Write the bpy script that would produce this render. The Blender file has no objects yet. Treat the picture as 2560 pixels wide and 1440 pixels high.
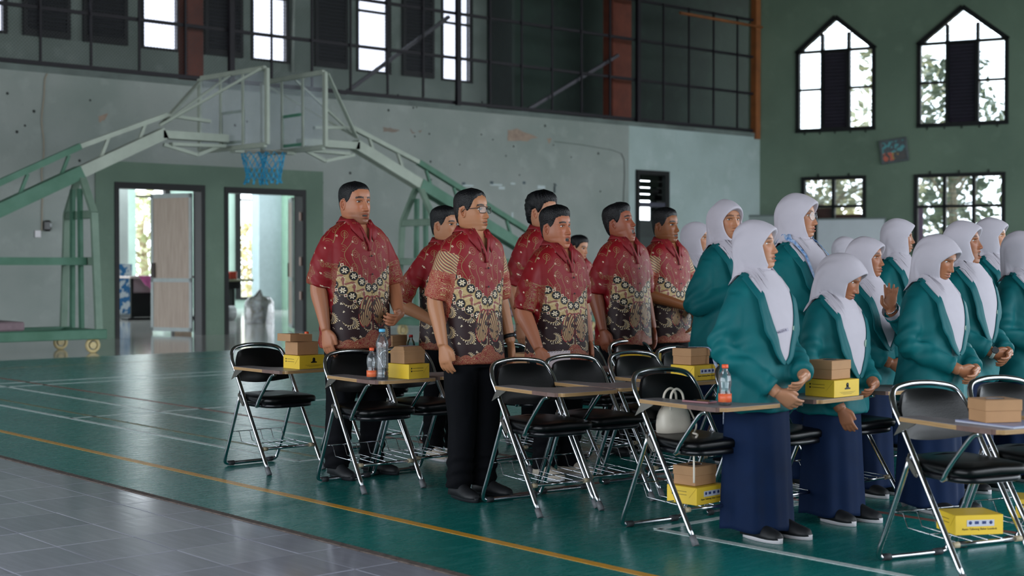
import bpy, math, random
import numpy as np
from mathutils import Vector, Matrix
random.seed(7); np.random.seed(7)
SC = bpy.context.scene
COL = SC.collection
PI = math.pi
# ------------------------------------------------------------------ camera, sky, light, exposure
HEAD = math.radians(-41.15)            # the hall runs along world x; the camera looks diagonally into it
CAMZ, FPX, PITCH = 1.28, 3600.0, math.atan(60/3600)
cam = bpy.data.objects.new('camera', bpy.data.cameras.new('camera')); COL.objects.link(cam)
cam.data.sensor_width = 36.0; cam.data.lens = FPX*36/2560
cam.location = (0, 0, CAMZ); cam.rotation_euler = (PI/2-PITCH, 0, HEAD)
cam.data.clip_end = 400
cam.data.dof.use_dof = True; cam.data.dof.focus_distance = 8.3; cam.data.dof.aperture_fstop = 2.6
SC.camera = cam
SC.view_settings.view_transform = 'Standard'; SC.view_settings.look = 'None'
SC.view_settings.gamma = 1.0; SC.view_settings.use_curve_mapping = False
SC.view_settings.exposure = 0.0
SC.cycles.max_bounces = 6; SC.cycles.diffuse_bounces = 3; SC.cycles.glossy_bounces = 3; SC.cycles.transparent_max_bounces = 14
SC.cycles.use_denoising = True
W = bpy.data.worlds.new('sky'); SC.world = W; W.use_nodes = True
bg = W.node_tree.nodes['Background']
bg.inputs['Color'].default_value = (0.86, 0.93, 1.0, 1); bg.inputs['Strength'].default_value = 6.2
def daylight(name, loc, sx, sy, rot, power=None):
    l = bpy.data.lights.new(name, 'AREA'); l.shape = 'RECTANGLE'; l.size = sx; l.size_y = sy
    l.cycles.is_portal = True
    o = bpy.data.objects.new(name, l); COL.objects.link(o); o.location = loc; o.rotation_euler = rot
    return o
# sky light comes in through the open arcade on the left side and the open front of the hall
daylight('portal_left', (-7.9, 5.5, 2.7), 5.4, 27.0, (0, -PI/2, 0))
daylight('portal_front', (19.0, -7.9, 4.0), 30.0, 8.0, (PI/2, 0, 0))
# ------------------------------------------------------------------ measuring helpers (photo pixel -> hall metres)
_f = Vector((math.sin(-HEAD)*math.cos(PITCH), math.cos(HEAD)*math.cos(PITCH), -math.sin(PITCH)))
_r = Vector((math.cos(HEAD), math.sin(HEAD), 0))
_u = _r.cross(_f)
def ray(px, py): return _f + _r*((px-1280)/FPX) + _u*((720-py)/FPX)
def G(px, py, z=0.0):
    d = ray(px, py); t = (z-CAMZ)/d.z; return Vector((d.x*t, d.y*t, z))
def onY(px, py, Y):
    d = ray(px, py); t = Y/d.y; return Vector((d.x*t, Y, CAMZ+d.z*t))
def onX(px, py, X):
    d = ray(px, py); t = X/d.x; return Vector((X, d.y*t, CAMZ+d.z*t))
YA = 23.2                               # plane of the long wall
CORNER = Vector((28.55, YA, 0)); BD = Vector((.359, -.9333, 0)).normalized(); BN = Vector((-BD.y, BD.x, 0))
def onB(px, py):                        # end wall -> (u along the wall from the corner, z)
    d = ray(px, py); t = CORNER.dot(BN)/d.dot(BN); p = d*t + Vector((0, 0, CAMZ))
    return (p-CORNER).dot(BD), p.z
def Bp(u, z, off=0): return Vector((CORNER.x+BD.x*u+BN.x*off, CORNER.y+BD.y*u+BN.y*off, z))
# ------------------------------------------------------------------ mesh collecting
def unit(v): v = np.asarray(v, float); n = np.linalg.norm(v); return v/(n if n > 1e-12 else 1)
class MB:
    def __init__(s): s.v = []; s.f = []; s.sm = []
    def add(s, V, F, smooth=True):
        o = len(s.v); s.v.extend([tuple(float(c) for c in p) for p in V])
        for f in F: s.f.append(tuple(int(i)+o for i in f)); s.sm.append(smooth)
        return s
    def box(s, x0, x1, y0, y1, z0, z1, M=None):
        V = [(x, y, z) for z in (z0, z1) for y in (y0, y1) for x in (x0, x1)]
        if M is not None: V = [M @ Vector(p) for p in V]
        return s.add(V, [(0, 2, 3, 1), (4, 5, 7, 6), (0, 1, 5, 4), (2, 6, 7, 3), (0, 4, 6, 2), (1, 3, 7, 5)], False)
    def cbox(s, x0, x1, y0, y1, z0, z1, b=.005, M=None):
        c = [(x0+x1)/2, (y0+y1)/2, (z0+z1)/2]; h = [abs(x1-x0)/2, abs(y1-y0)/2, abs(z1-z0)/2]
        b = min(b, min(h)*.9); V = []; idx = {}
        for sx in (-1, 1):
            for sy in (-1, 1):
                for sz in (-1, 1):
                    for k in range(3):
                        p = [c[0]+sx*h[0], c[1]+sy*h[1], c[2]+sz*h[2]]
                        for j, sg in enumerate((sx, sy, sz)):
                            if j != k: p[j] -= sg*b
                        idx[(sx, sy, sz, k)] = len(V); V.append(p)
        F = []
        for k in range(3):
            i, j = (k+1) % 3, (k+2) % 3
            for sg in (-1, 1):
                q = []
                for a, d in ((-1, -1), (1, -1), (1, 1), (-1, 1)):
                    t = [0, 0, 0]; t[k] = sg; t[i] = a; t[j] = d; q.append(idx[(*t, k)])
                F.append(q if sg > 0 else q[::-1])
            for a in (-1, 1):
                for d in (-1, 1):
                    t0 = [0, 0, 0]; t1 = [0, 0, 0]; t0[k] = -1; t1[k] = 1
                    for t in (t0, t1): t[i] = a; t[j] = d
                    q = [idx[(*t0, i)], idx[(*t1, i)], idx[(*t1, j)], idx[(*t0, j)]]
                    F.append(q if a*d < 0 else q[::-1])
        for sx in (-1, 1):
            for sy in (-1, 1):
                for sz in (-1, 1):
                    q = [idx[(sx, sy, sz, k)] for k in range(3)]
                    F.append(q if sx*sy*sz > 0 else q[::-1])
        if M is not None: V = [M @ Vector(p) for p in V]
        return s.add(V, F, False)
    def tube(s, pts, r, n=8, closed=False, cap=True):
        P = [np.array(p, float) for p in pts]; m = len(P)
        R = list(r) if hasattr(r, '__len__') else [r]*m
        V = []; prev = None
        for i in range(m):
            a = P[(i-1) % m] if (closed or i > 0) else P[i]; b = P[(i+1) % m] if (closed or i < m-1) else P[i]
            t = unit(b-a)
            if prev is None:
                up = np.array([0, 0, 1.]) if abs(t[2]) < .9 else np.array([1., 0, 0]); nx = unit(np.cross(up, t))
            else: nx = unit(prev-t*np.dot(prev, t))
            prev = nx; ny = np.cross(t, nx)
            for k in range(n):
                A = 2*PI*k/n; V.append(P[i]+R[i]*(math.cos(A)*nx+math.sin(A)*ny))
        F = []
        for i in range(m if closed else m-1):
            for k in range(n):
                a, b = i*n+k, i*n+(k+1) % n; j = ((i+1) % m)*n
                F.append((a, b, j+(k+1) % n, j+k))
        s.add(V, F, True)
        if cap and not closed:
            o = len(s.v)-len(V); s.f.append(tuple(o+k for k in range(n))[::-1]); s.sm.append(False)
            s.f.append(tuple(o+(m-1)*n+k for k in range(n))); s.sm.append(False)
        return s
    def bar(s, a, b, w, h=None, up=(0, 0, 1)):
        h = h or w; a = np.array(a, float); b = np.array(b, float); t = unit(b-a); up = np.array(up, float)
        if abs(np.dot(t, up)) > .97: up = np.array([1., 0, 0])
        x = unit(np.cross(t, up)); y = np.cross(x, t); V = []
        for p in (a, b):
            for sx, sy in ((-1, -1), (1, -1), (1, 1), (-1, 1)): V.append(p+x*sx*w/2+y*sy*h/2)
        return s.add(V, [(0, 1, 5, 4), (1, 2, 6, 5), (2, 3, 7, 6), (3, 0, 4, 7), (3, 2, 1, 0), (4, 5, 6, 7)], False)
    def loft(s, rings, cap=True, smooth=True):
        n = len(rings[0]); V = [p for r in rings for p in r]; F = []
        for i in range(len(rings)-1):
            for k in range(n): F.append((i*n+k, i*n+(k+1) % n, (i+1)*n+(k+1) % n, (i+1)*n+k))
        o = len(s.v); s.add(V, F, smooth)
        if cap:
            s.f.append(tuple(o+k for k in range(n))[::-1]); s.sm.append(False)
            s.f.append(tuple(o+(len(rings)-1)*n+k for k in range(n))); s.sm.append(False)
        return s
    def grid(s, P, smooth=True, wrap=False):
        P = np.asarray(P); a, b = P.shape[:2]; F = []
        for i in range(a-1):
            for j in range(b if wrap else b-1): F.append((i*b+j, i*b+(j+1) % b, (i+1)*b+(j+1) % b, (i+1)*b+j))
        return s.add(P.reshape(-1, 3), F, smooth)
    def lathe(s, prof, n=16, c=(0, 0, 0)):
        return s.loft([[(c[0]+r*math.cos(2*PI*k/n), c[1]+r*math.sin(2*PI*k/n), c[2]+z) for k in range(n)] for r, z in prof])
    def prism(s, poly, fn, t0, t1):      # poly of (a,b); fn(a,b,t) -> point
        n = len(poly); V = [fn(a, b, t0) for a, b in poly]+[fn(a, b, t1) for a, b in poly]
        return s.add(V, [tuple(range(n))[::-1], tuple(range(n, 2*n))]+[(k, (k+1) % n, n+(k+1) % n, n+k) for k in range(n)], False)
    def build(s, name, mat, parent=None, loc=None, rot=None):
        me = bpy.data.meshes.new(name); me.from_pydata(s.v, [], s.f)
        me.polygons.foreach_set('use_smooth', s.sm); me.update()
        if mat is not None: me.materials.append(mat)
        return link(name, me, parent, loc, rot)
def link(name, me, parent=None, loc=None, rot=None):
    o = bpy.data.objects.new(name, me); COL.objects.link(o)
    if loc is not None: o.location = loc
    if rot is not None: o.rotation_euler = rot
    if parent is not None: o.parent = parent
    return o
def tag(o, label=None, cat=None, group=None, kind=None):
    if label: o['label'] = label
    if cat: o['category'] = cat
    if group: o['group'] = group
    if kind: o['kind'] = kind
    return o
def thing(name, label, cat, loc=(0, 0, 0), rz=0, group=None):
    o = bpy.data.objects.new(name, None); COL.objects.link(o); o.empty_display_size = .1
    o.location = loc; o.rotation_euler = (0, 0, rz); return tag(o, label, cat, group)
def copy_tree(o, parent=None):
    c = o.copy(); COL.objects.link(c)
    if parent is not None: c.parent = parent
    for ch in list(o.children): copy_tree(ch, c)
    return c
def struct(o): o['kind'] = 'structure'; return o
def bez(pts, n=10):                      # Catmull-Rom through points
    P = [np.array(p, float) for p in pts]; P = [2*P[0]-P[1]]+P+[2*P[-1]-P[-2]]; out = []
    for i in range(1, len(P)-2):
        for k in range(n):
            t = k/n; a, b, c, d = P[i-1:i+3]
            out.append(.5*((2*b)+(-a+c)*t+(2*a-5*b+4*c-d)*t*t+(-a+3*b-3*c+d)*t**3))
    out.append(P[-2]); return out
# ------------------------------------------------------------------ materials
def srgb(h):
    h = h.lstrip('#'); c = [int(h[i:i+2], 16)/255 for i in (0, 2, 4)]
    return tuple(x/12.92 if x <= .04045 else ((x+.055)/1.055)**2.4 for x in c)
MATS = {}
def mat(name, col, rough=.6, metal=0., var=0., scale=6., bump=0., bscale=30., col2=None, spec=.5, coat=0., det=6., stretch=None, sheen=0.):
    if name in MATS: return MATS[name]
    if isinstance(col, str): col = srgb(col)
    if isinstance(col2, str): col2 = srgb(col2)
    m = bpy.data.materials.new(name); m.use_nodes = True; nt = m.node_tree; b = nt.nodes['Principled BSDF']
    b.inputs['Base Color'].default_value = (*col, 1); b.inputs['Roughness'].default_value = rough; b.inputs['Metallic'].default_value = metal
    b.inputs['Specular IOR Level'].default_value = spec; b.inputs['Coat Weight'].default_value = coat; b.inputs['Coat Roughness'].default_value = .08
    b.inputs['Sheen Weight'].default_value = sheen
    tc = nt.nodes.new('ShaderNodeTexCoord'); src = tc.outputs['Object']
    if stretch:
        mp = nt.nodes.new('ShaderNodeMapping'); mp.inputs['Scale'].default_value = stretch; nt.links.new(src, mp.inputs[0]); src = mp.outputs[0]
    if var > 0 or col2:
        nz = nt.nodes.new('ShaderNodeTexNoise'); nz.inputs['Scale'].default_value = scale; nz.inputs['Detail'].default_value = det; nz.inputs['Roughness'].default_value = .6
        nt.links.new(src, nz.inputs['Vector']); rp = nt.nodes.new('ShaderNodeValToRGB')
        c2 = col2 or tuple(c*(1-var) for c in col); c1 = col if col2 else tuple(min(1, c*(1+var)) for c in col)
        rp.color_ramp.elements[0].position = .34; rp.color_ramp.elements[1].position = .66
        rp.color_ramp.elements[0].color = (*c2, 1); rp.color_ramp.elements[1].color = (*c1, 1)
        nt.links.new(nz.outputs['Fac'], rp.inputs[0]); nt.links.new(rp.outputs[0], b.inputs['Base Color'])
    if bump > 0:
        n2 = nt.nodes.new('ShaderNodeTexNoise'); n2.inputs['Scale'].default_value = bscale; n2.inputs['Detail'].default_value = 4
        nt.links.new(src, n2.inputs['Vector']); bp = nt.nodes.new('ShaderNodeBump'); bp.inputs['Strength'].default_value = bump; bp.inputs['Distance'].default_value = .01
        nt.links.new(n2.outputs['Fac'], bp.inputs['Height']); nt.links.new(bp.outputs[0], b.inputs['Normal'])
    MATS[name] = m; return m
def glass(name, tint=(.9, .95, .95), refl=.06, rough=.02, dirt=0., dirtcol=(.6, .65, .7), dscale=4.):
    if name in MATS: return MATS[name]
    m = bpy.data.materials.new(name); m.use_nodes = True; nt = m.node_tree; nt.nodes.clear()
    out = nt.nodes.new('ShaderNodeOutputMaterial'); t = nt.nodes.new('ShaderNodeBsdfTransparent'); g = nt.nodes.new('ShaderNodeBsdfGlossy')
    t.inputs[0].default_value = (*tint, 1); g.inputs['Roughness'].default_value = rough
    mx = nt.nodes.new('ShaderNodeMixShader'); fr = nt.nodes.new('ShaderNodeFresnel'); fr.inputs[0].default_value = 1.3+refl*3
    if refl: nt.links.new(fr.outputs[0], mx.inputs[0])
    else: mx.inputs[0].default_value = .04
    nt.links.new(t.outputs[0], mx.inputs[1]); nt.links.new(g.outputs[0], mx.inputs[2]); last = mx.outputs[0]
    if dirt:
        d = nt.nodes.new('ShaderNodeBsdfDiffuse'); d.inputs[0].default_value = (*dirtcol, 1); nz = nt.nodes.new('ShaderNodeTexNoise'); nz.inputs['Scale'].default_value = dscale
        tc = nt.nodes.new('ShaderNodeTexCoord'); nt.links.new(tc.outputs['Object'], nz.inputs['Vector'])
        mr = nt.nodes.new('ShaderNodeMapRange'); mr.inputs['From Min'].default_value = .35; mr.inputs['From Max'].default_value = .75; mr.inputs['To Max'].default_value = dirt
        mr.inputs['To Min'].default_value = dirt*.3
        nt.links.new(nz.outputs['Fac'], mr.inputs['Value']); m2 = nt.nodes.new('ShaderNodeMixShader')
        nt.links.new(mr.outputs[0], m2.inputs[0]); nt.links.new(last, m2.inputs[1]); nt.links.new(d.outputs[0], m2.inputs[2]); last = m2.outputs[0]
    nt.links.new(last, out.inputs[0]); MATS[name] = m; return m
# small expression builder on Math nodes
class E:
    nt = None
    def __init__(s, k): s.k = k
    @staticmethod
    def m(op, *a):
        n = E.nt.nodes.new('ShaderNodeMath'); n.operation = op
        for i, x in enumerate(a):
            x = x.k if isinstance(x, E) else x
            if isinstance(x, (int, float)): n.inputs[i].default_value = x
            else: E.nt.links.new(x, n.inputs[i])
        return E(n.outputs[0])
    def __add__(a, b): return E.m('ADD', a, b)
    __radd__ = __add__
    def __sub__(a, b): return E.m('SUBTRACT', a, b)
    def __rsub__(a, b): return E.m('SUBTRACT', b, a)
    def __mul__(a, b): return E.m('MULTIPLY', a, b)
    __rmul__ = __mul__
    def __truediv__(a, b): return E.m('DIVIDE', a, b)
    def __lt__(a, b): return E.m('LESS_THAN', a, b)
    def __gt__(a, b): return E.m('GREATER_THAN', a, b)
    def __and__(a, b): return E.m('MULTIPLY', a, b)
    def __or__(a, b): return E.m('MAXIMUM', a, b)
    def inv(a): return E.m('SUBTRACT', 1.0, a)
    def abs(a): return E.m('ABSOLUTE', a)
    def fr(a): return E.m('FRACT', a)
    def flo(a): return E.m('FLOOR', a)
    def sin(a): return E.m('SINE', a)
    def cos(a): return E.m('COSINE', a)
    def sqrt(a): return E.m('SQRT', a)
    def log(a): return E.m('LOGARITHM', a, 2.718281828)
    def cell(a, p): return ((a/p).fr()-.5)*p
def hyp(a, b): return (a*a+b*b).sqrt()
def at2(a, b): return E.m('ARCTAN2', a, b)
def emix(nt, fac, a, b):
    n = nt.nodes.new('ShaderNodeMix'); n.data_type = 'RGBA'
    nt.links.new(fac.k, n.inputs[0])
    for i, c in ((6, a), (7, b)):
        if isinstance(c, tuple): n.inputs[i].default_value = (*c, 1)
        else: nt.links.new(c, n.inputs[i])
    return n.outputs[2]
def noise_at(nt, vec, scale, det=2.):
    n = nt.nodes.new('ShaderNodeTexNoise'); n.inputs['Scale'].default_value = scale; n.inputs['Detail'].default_value = det
    nt.links.new(vec, n.inputs['Vector']); return E(n.outputs['Fac'])
# ------------------------------------------------------------------ the hall: floors
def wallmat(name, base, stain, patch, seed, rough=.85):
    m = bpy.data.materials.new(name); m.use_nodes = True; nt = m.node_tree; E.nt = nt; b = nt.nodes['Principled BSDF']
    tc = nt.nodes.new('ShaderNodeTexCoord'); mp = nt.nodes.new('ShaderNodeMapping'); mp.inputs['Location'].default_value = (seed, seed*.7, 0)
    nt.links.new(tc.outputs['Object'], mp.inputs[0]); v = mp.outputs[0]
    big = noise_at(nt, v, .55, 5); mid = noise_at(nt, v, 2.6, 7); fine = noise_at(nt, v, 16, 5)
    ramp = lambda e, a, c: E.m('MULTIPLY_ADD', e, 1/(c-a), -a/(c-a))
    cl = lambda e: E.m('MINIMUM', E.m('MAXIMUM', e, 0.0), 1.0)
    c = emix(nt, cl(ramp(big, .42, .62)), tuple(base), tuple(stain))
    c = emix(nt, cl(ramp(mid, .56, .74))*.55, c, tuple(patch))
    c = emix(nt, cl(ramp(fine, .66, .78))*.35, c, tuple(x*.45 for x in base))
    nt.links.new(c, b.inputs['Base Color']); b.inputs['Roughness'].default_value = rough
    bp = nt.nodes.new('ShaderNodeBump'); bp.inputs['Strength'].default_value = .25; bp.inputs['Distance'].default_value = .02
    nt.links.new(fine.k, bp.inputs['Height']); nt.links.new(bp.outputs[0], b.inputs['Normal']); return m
M_wall = wallmat('grey_plaster', srgb('#949a96'), srgb('#858e89'), srgb('#a2a8a4'), 3)
M_blue = wallmat('pale_blue_plaster', srgb('#a6b6b5'), srgb('#99a9a6'), srgb('#b2bfbf'), 11)
M_green = wallmat('green_plaster', srgb('#6b8070'), srgb('#5f7365'), srgb('#758979'), 5)
M_endgreen = wallmat('end_wall_green', srgb('#6f8271'), srgb('#657868'), srgb('#788b7a'), 8)
M_gal = wallmat('gallery_plaster', srgb('#93a09a'), srgb('#828f89'), srgb('#a2aea8'), 9)
M_mint = mat('mint_plaster', '#9fb6aa', .8, var=.08, scale=2)
M_lgrey = mat('pale_grey_plaster', '#b4bdb9', .8, var=.06, scale=2)
M_dark = mat('black_frame_paint', '#090b0d', .5, var=.2, spec=.25)
M_brown = mat('red_brown_pillar_paint', '#6b3324', .7, var=.2, scale=3)
M_orange = mat('orange_brown_paint', '#8a5026', .7, var=.2, scale=3)
M_rail = mat('dark_rail_paint', '#15111a', .55, var=.25, scale=8, spec=.3)
M_louv = mat('dark_louvre_wood', '#101016', .55, var=.2, spec=.3)
# court: poured teal surface, worn and glossy
def courtmat():
    m = bpy.data.materials.new('teal_court_paint'); m.use_nodes = True; nt = m.node_tree; E.nt = nt; b = nt.nodes['Principled BSDF']
    tc = nt.nodes.new('ShaderNodeTexCoord'); v = tc.outputs['Object']
    mp = nt.nodes.new('ShaderNodeMapping'); mp.inputs['Scale'].default_value = (1.0, 5.0, 1); nt.links.new(v, mp.inputs[0])
    a = noise_at(nt, v, .5, 6); s = noise_at(nt, mp.outputs[0], 5, 8); f = noise_at(nt, v, 60, 3)
    cl = lambda e: E.m('MINIMUM', E.m('MAXIMUM', e, 0.0), 1.0)
    c = emix(nt, cl((a-.38)*4.), srgb('#0a6e68'), srgb('#17837d'))
    c = emix(nt, cl((s-.55)*5.)*.4, c, srgb('#4f9a9a'))
    c = emix(nt, cl((f-.68)*6.)*.2, c, srgb('#0a4342'))
    nt.links.new(c, b.inputs['Base Color'])
    nt.links.new((cl((s-.3)*1.6)*.07+.25).k, b.inputs['Roughness'])
    b.inputs['Specular IOR Level'].default_value = .5
    bp = nt.nodes.new('ShaderNodeBump'); bp.inputs['Strength'].default_value = .02; bp.inputs['Distance'].default_value = .003
    nt.links.new(noise_at(nt, v, 1.6, 1).k, bp.inputs['Height']); nt.links.new(bp.outputs[0], b.inputs['Normal']); return m
M_court = courtmat()
EX = 3.73                               # edge between tiles and court
YC = 18.8                               # far edge of the court
court = struct(MB().box(EX, 34, -8, YC, -.10, 0).build('floor_court', M_court))
M_wline = mat('worn_white_line_paint', '#e2e8e8', .35, col2='#b4cccb', scale=30)
M_yline = mat('yellow_line_paint', '#dd9d1c', .35, col2='#c79544', scale=14)
M_rline = mat('red_line_paint', '#94483c', .4, col2='#6a5a50', scale=10)
M_oline = mat('faded_orange_line_paint', '#8a7a4a', .4, col2='#4a6a5c', scale=10)
def line(mat_, x0, y0, x1, y1, w=.05, z=.0012):
    d = unit((x1-x0, y1-y0)); n = np.array([-d[1], d[0]])*w/2
    V = [(x0-n[0], y0-n[1], z), (x1-n[0], y1-n[1], z), (x1+n[0], y1+n[1], z), (x0+n[0], y0+n[1], z)]
    V = V+[(p[0], p[1], -.001) for p in V]
    MB().add(V, [(0, 1, 2, 3), (7, 6, 5, 4), (0, 4, 5, 1), (1, 5, 6, 2), (2, 6, 7, 3), (3, 7, 4, 0)], False).build('court_line', mat_, court)
line(M_yline, 4.30, -7, 4.30, 18.0, .055)
line(M_wline, 5.09, 7.93, 5.09, 18.2); line(M_wline, 5.9, 7.93, 5.9, 18.2)
line(M_wline, 5.09, 7.93, 30, 7.93); line(M_wline, 5.09, 11.4, 11.5, 11.4); line(M_wline, 5.09, 4.76, 30, 4.76)
line(M_wline, 5.09, -7, 5.09, 4.76); line(M_wline, 4.4, 15.2, 20, 15.2); line(M_wline, 4.4, 14.75, 20, 14.75)
line(M_rline, 6.3, -7, 6.3, 18.3); line(M_rline, 5.2, 6.0, 22, 6.0); line(M_oline, 5.3, 8, 5.3, 18.3, .04); line(M_oline, 4.4, 17.4, 22, 17.4, .04)
# near tiles: each tile a piece of the floor, set on a mortar bed, grout showing between them
M_grout = mat('pale_grout', '#9a9aa0', .5, var=.1)
M_tile = []
for i, c in enumerate(('#9c9da9', '#9697a3', '#a2a3ae')):
    M_tile.append(mat('grey_glazed_tile_%s' % 'abc'[i], c, .13, var=.07, scale=3, bump=.05, bscale=3.2, stretch=(9, 1, 1)))
tiles = struct(MB().box(-8, EX-.03, -8, 30, -.12, -.0035).build('floor_tiles', M_grout))
TX, TY = .37, .43; tme = []
for m_ in M_tile:
    me = MB().cbox(-TX/2+.0028, TX/2-.0028, -TY/2+.0028, TY/2-.0028, -.012, 0, .0012).build('tile', m_); tme.append(me.data)
    bpy.data.objects.remove(me)
rt = random.Random(3); X0 = EX-.035-.23
for i in range(10):
    for j in range(24):
        o = link('tile', rt.choice(tme), tiles, (X0-TX*(i+.5), 3.03+TY*j, rt.uniform(-.0005, .0003))); o.rotation_euler = (rt.uniform(-.0025, .0025), rt.uniform(-.0025, .0025), 0)
first = MB().cbox(-.112, .112, -TY/2+.0028, TY/2-.0028, -.012, 0, .0012).build('tile', M_tile[1], tiles, (X0+.115, 3.03, 0))
for j in range(1, 24): link('tile', first.data, tiles, (X0+.115, 3.03+TY*j, 0))
XT = X0-TX*10; YT = 3.03-TY/2; YU = YT+TY*24
for a, b, c, d in ((-8, XT, -8, 30), (XT, EX-.033, YU, 30), (XT, EX-.033, -8, YT)): MB().box(a, b, c, d, -.02, -.0005).build('tile_field', M_tile[0], tiles)
M_strip = mat('scuffed_edge_mortar', '#6f625c', .8, col2='#4a403c', scale=25, bump=.5, bscale=60)
struct(MB().box(EX-.032, EX+.012, -8, 30, -.05, .0035).build('trim_1', M_strip))
# far floor beyond the court and the annex: pale polished tiles too far away to tell apart
def fartile():
    m = bpy.data.materials.new('pale_polished_far_tiles'); m.use_nodes = True; nt = m.node_tree; E.nt = nt; b = nt.nodes['Principled BSDF']
    tc = nt.nodes.new('ShaderNodeTexCoord'); sp = nt.nodes.new('ShaderNodeSeparateXYZ'); nt.links.new(tc.outputs['Object'], sp.inputs[0])
    x, y = E(sp.outputs[0]), E(sp.outputs[1])
    g = (x.cell(.4).abs() > .197) | (y.cell(.4).abs() > .196)
    n = noise_at(nt, tc.outputs['Object'], 1.2, 5)
    c = emix(nt, n, srgb('#a4a5a2'), srgb('#c2c2be')); c = emix(nt, g*.6, c, srgb('#7d7a75'))
    nt.links.new(c, b.inputs['Base Color']); b.inputs['Roughness'].default_value = .1
    bp = nt.nodes.new('ShaderNodeBump'); bp.inputs['Strength'].default_value = .08; bp.inputs['Distance'].default_value = .01
    mp = nt.nodes.new('ShaderNodeMapping'); mp.inputs['Scale'].default_value = (1, 1, 1); nt.links.new(tc.outputs['Object'], mp.inputs[0])
    nt.links.new(noise_at(nt, mp.outputs[0], 2.5, 2).k, bp.inputs['Height']); nt.links.new(bp.outputs[0], b.inputs['Normal']); return m
M_far = fartile()
struct(MB().box(EX, 34, YC, 44, -.10, .0).build('floor_far', M_far))
# ------------------------------------------------------------------ long wall with its two doorways, gallery above
ZT = 4.46
d1a, d1b = onY(286, 600, YA).x, onY(509, 600, YA).x; d2a, d2b = onY(560, 600, YA).x, onY(761, 600, YA).x
z1 = onY(400, 462, YA).z; z2 = onY(660, 474, YA).z
dna, dnb = onY(1590, 600, YA).x, onY(1668, 600, YA).x; dnz = onY(1630, 430, YA).z
wl = MB(); TH = .22
gx = onY(238, 600, YA).x; hx = onY(806, 600, YA).x; bx_ = onY(1572, 600, YA).x
for a, b, za, zb in ((-8, d1a, 0, ZT), (d1a, d1b, z1, ZT), (d1b, d2a, 0, ZT), (d2a, d2b, z2, ZT), (d2b, bx_, 0, ZT)):
    wl.box(a, b, YA, YA+TH, za, zb)
wallA = struct(wl.build('wall_long', M_wall))
wl = MB()
for a, b, za, zb in ((bx_, dna, 0, ZT), (dna, dnb, dnz, ZT), (dnb, CORNER.x+.1, 0, ZT)): wl.box(a, b, YA, YA+TH, za, zb)
struct(wl.build('wall_long_end', M_blue))
# green painted surround of the doorways, slightly proud of the plaster
zs = onY(560, 417, YA).z; sr = MB()
for a, b, za, zb in ((gx, d1a, 0, zs), (d1a, d1b, z1, zs), (d1b, d2a, 0, zs), (d2a, d2b, z2, zs), (d2b, hx, 0, zs)): sr.box(a, b, YA-.03, YA+.001, za, zb)
struct(sr.build('trim_doorway_surround', M_green))
def jambs(name, a, b, z):
    r = struct(MB().box(a-.01, a+.07, YA-.05, YA+TH+.03, 0, z+.02).build(name, M_dark))
    MB().box(b-.07, b+.01, YA-.05, YA+TH+.03, 0, z+.02).build('frame_post', M_dark, r)
    MB().box(a+.0705, b-.0705, YA-.05, YA+TH+.03, z-.085, z+.02).build('frame_head', M_dark, r); return r
dr1 = jambs('door_1', d1a, d1b, z1); dr2 = jambs('door_2', d2a, d2b, z2)
# inner face of first jamb is thin on the near side
M_ply = mat('pinkish_plywood', '#a08f80', .6, col2='#8a786a', scale=2.5, stretch=(14, 14, .8))
M_edge = mat('grey_door_stile', '#8f9796', .6, var=.08)
M_rust = mat('dark_rusty_lock', '#2c1c18', .7, var=.3)
def leaf(parent, hx_, ang, wd, ht, flip=1):
    # door leaf standing open into the annex, hinged at hx_
    R = Matrix.Translation((hx_, YA+TH+.04, 0)) @ Matrix.Rotation(ang, 4, 'Z')
    m = MB()
    for za, zb in ((.05, .12), (.95, 1.02), (ht-.1, ht-.02)): m.box(0, wd, -.018, .018, za, zb, R)
    for xa, xb in ((0, .06), (wd-.06, wd)): m.box(xa, xb, -.018, .018, .05, ht-.02, R)
    d = m.build('door_leaf', M_edge, parent)
    MB().box(.06, wd-.06, -.012, .012, .12, .95, R).build('lower_panel', M_ply, d)
    MB().box(.06, wd-.06, -.012, .012, 1.02, ht-.1, R).build('upper_panel', M_ply, d)
    MB().box(wd-.1, wd-.02, -.035, .035, 1.03, 1.30, R).build('lock_box', M_rust, d); return d
leaf(dr1, d1b-.09, math.radians(112), .95, z1-.09)
leaf(dr2, d2b-.09, math.radians(62), .95, z2-.09)
for zz in (.6, 1.25, 2.1):
    MB().box(d2b-.105, d2b-.068, YA-.02, YA+.02, zz, zz+.16).build('hinge', mat('worn_hinge_steel', '#7d6a62', .5, .6), dr2)
# narrow dark doorway with a louvred transom at the far right of the long wall
dn = struct(MB().box(dna-.02, dna+.07, YA-.06, YA+TH, 0, dnz+.03).build('door_3', M_dark))
MB().box(dnb-.12, dnb+.02, YA-.06, YA+TH, 0, dnz+.03).build('frame_post', M_dark, dn)
MB().box(dna+.0705, dnb-.1205, YA-.06, YA+TH, dnz-.07, dnz+.03).build('frame_head', M_dark, dn)
zt_ = onY(1630, 512, YA).z
MB().box(dna+.0705, dnb-.1205, YA-.05, YA+TH, zt_-.05, zt_+.05).build('transom_bar', mat('dull_purple_bar', '#2c2c3e', .5), dn)
M_dpan = mat('dark_green_door_panel', '#16211e', .5, var=.2)
MB().box(dna+.0705, dnb-.1205, YA+.02, YA+.06, 0, zt_-.36).build('door_panel', M_dpan, dn)
for q in range(2): MB().box(dna+.13, dnb-.18, YA+.0, YA+.022, .25+q*1.0, 1.05+q*.85).build('raised_panel', mat('dark_green_raised_panel', '#1e2b28', .45), dn)
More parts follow.
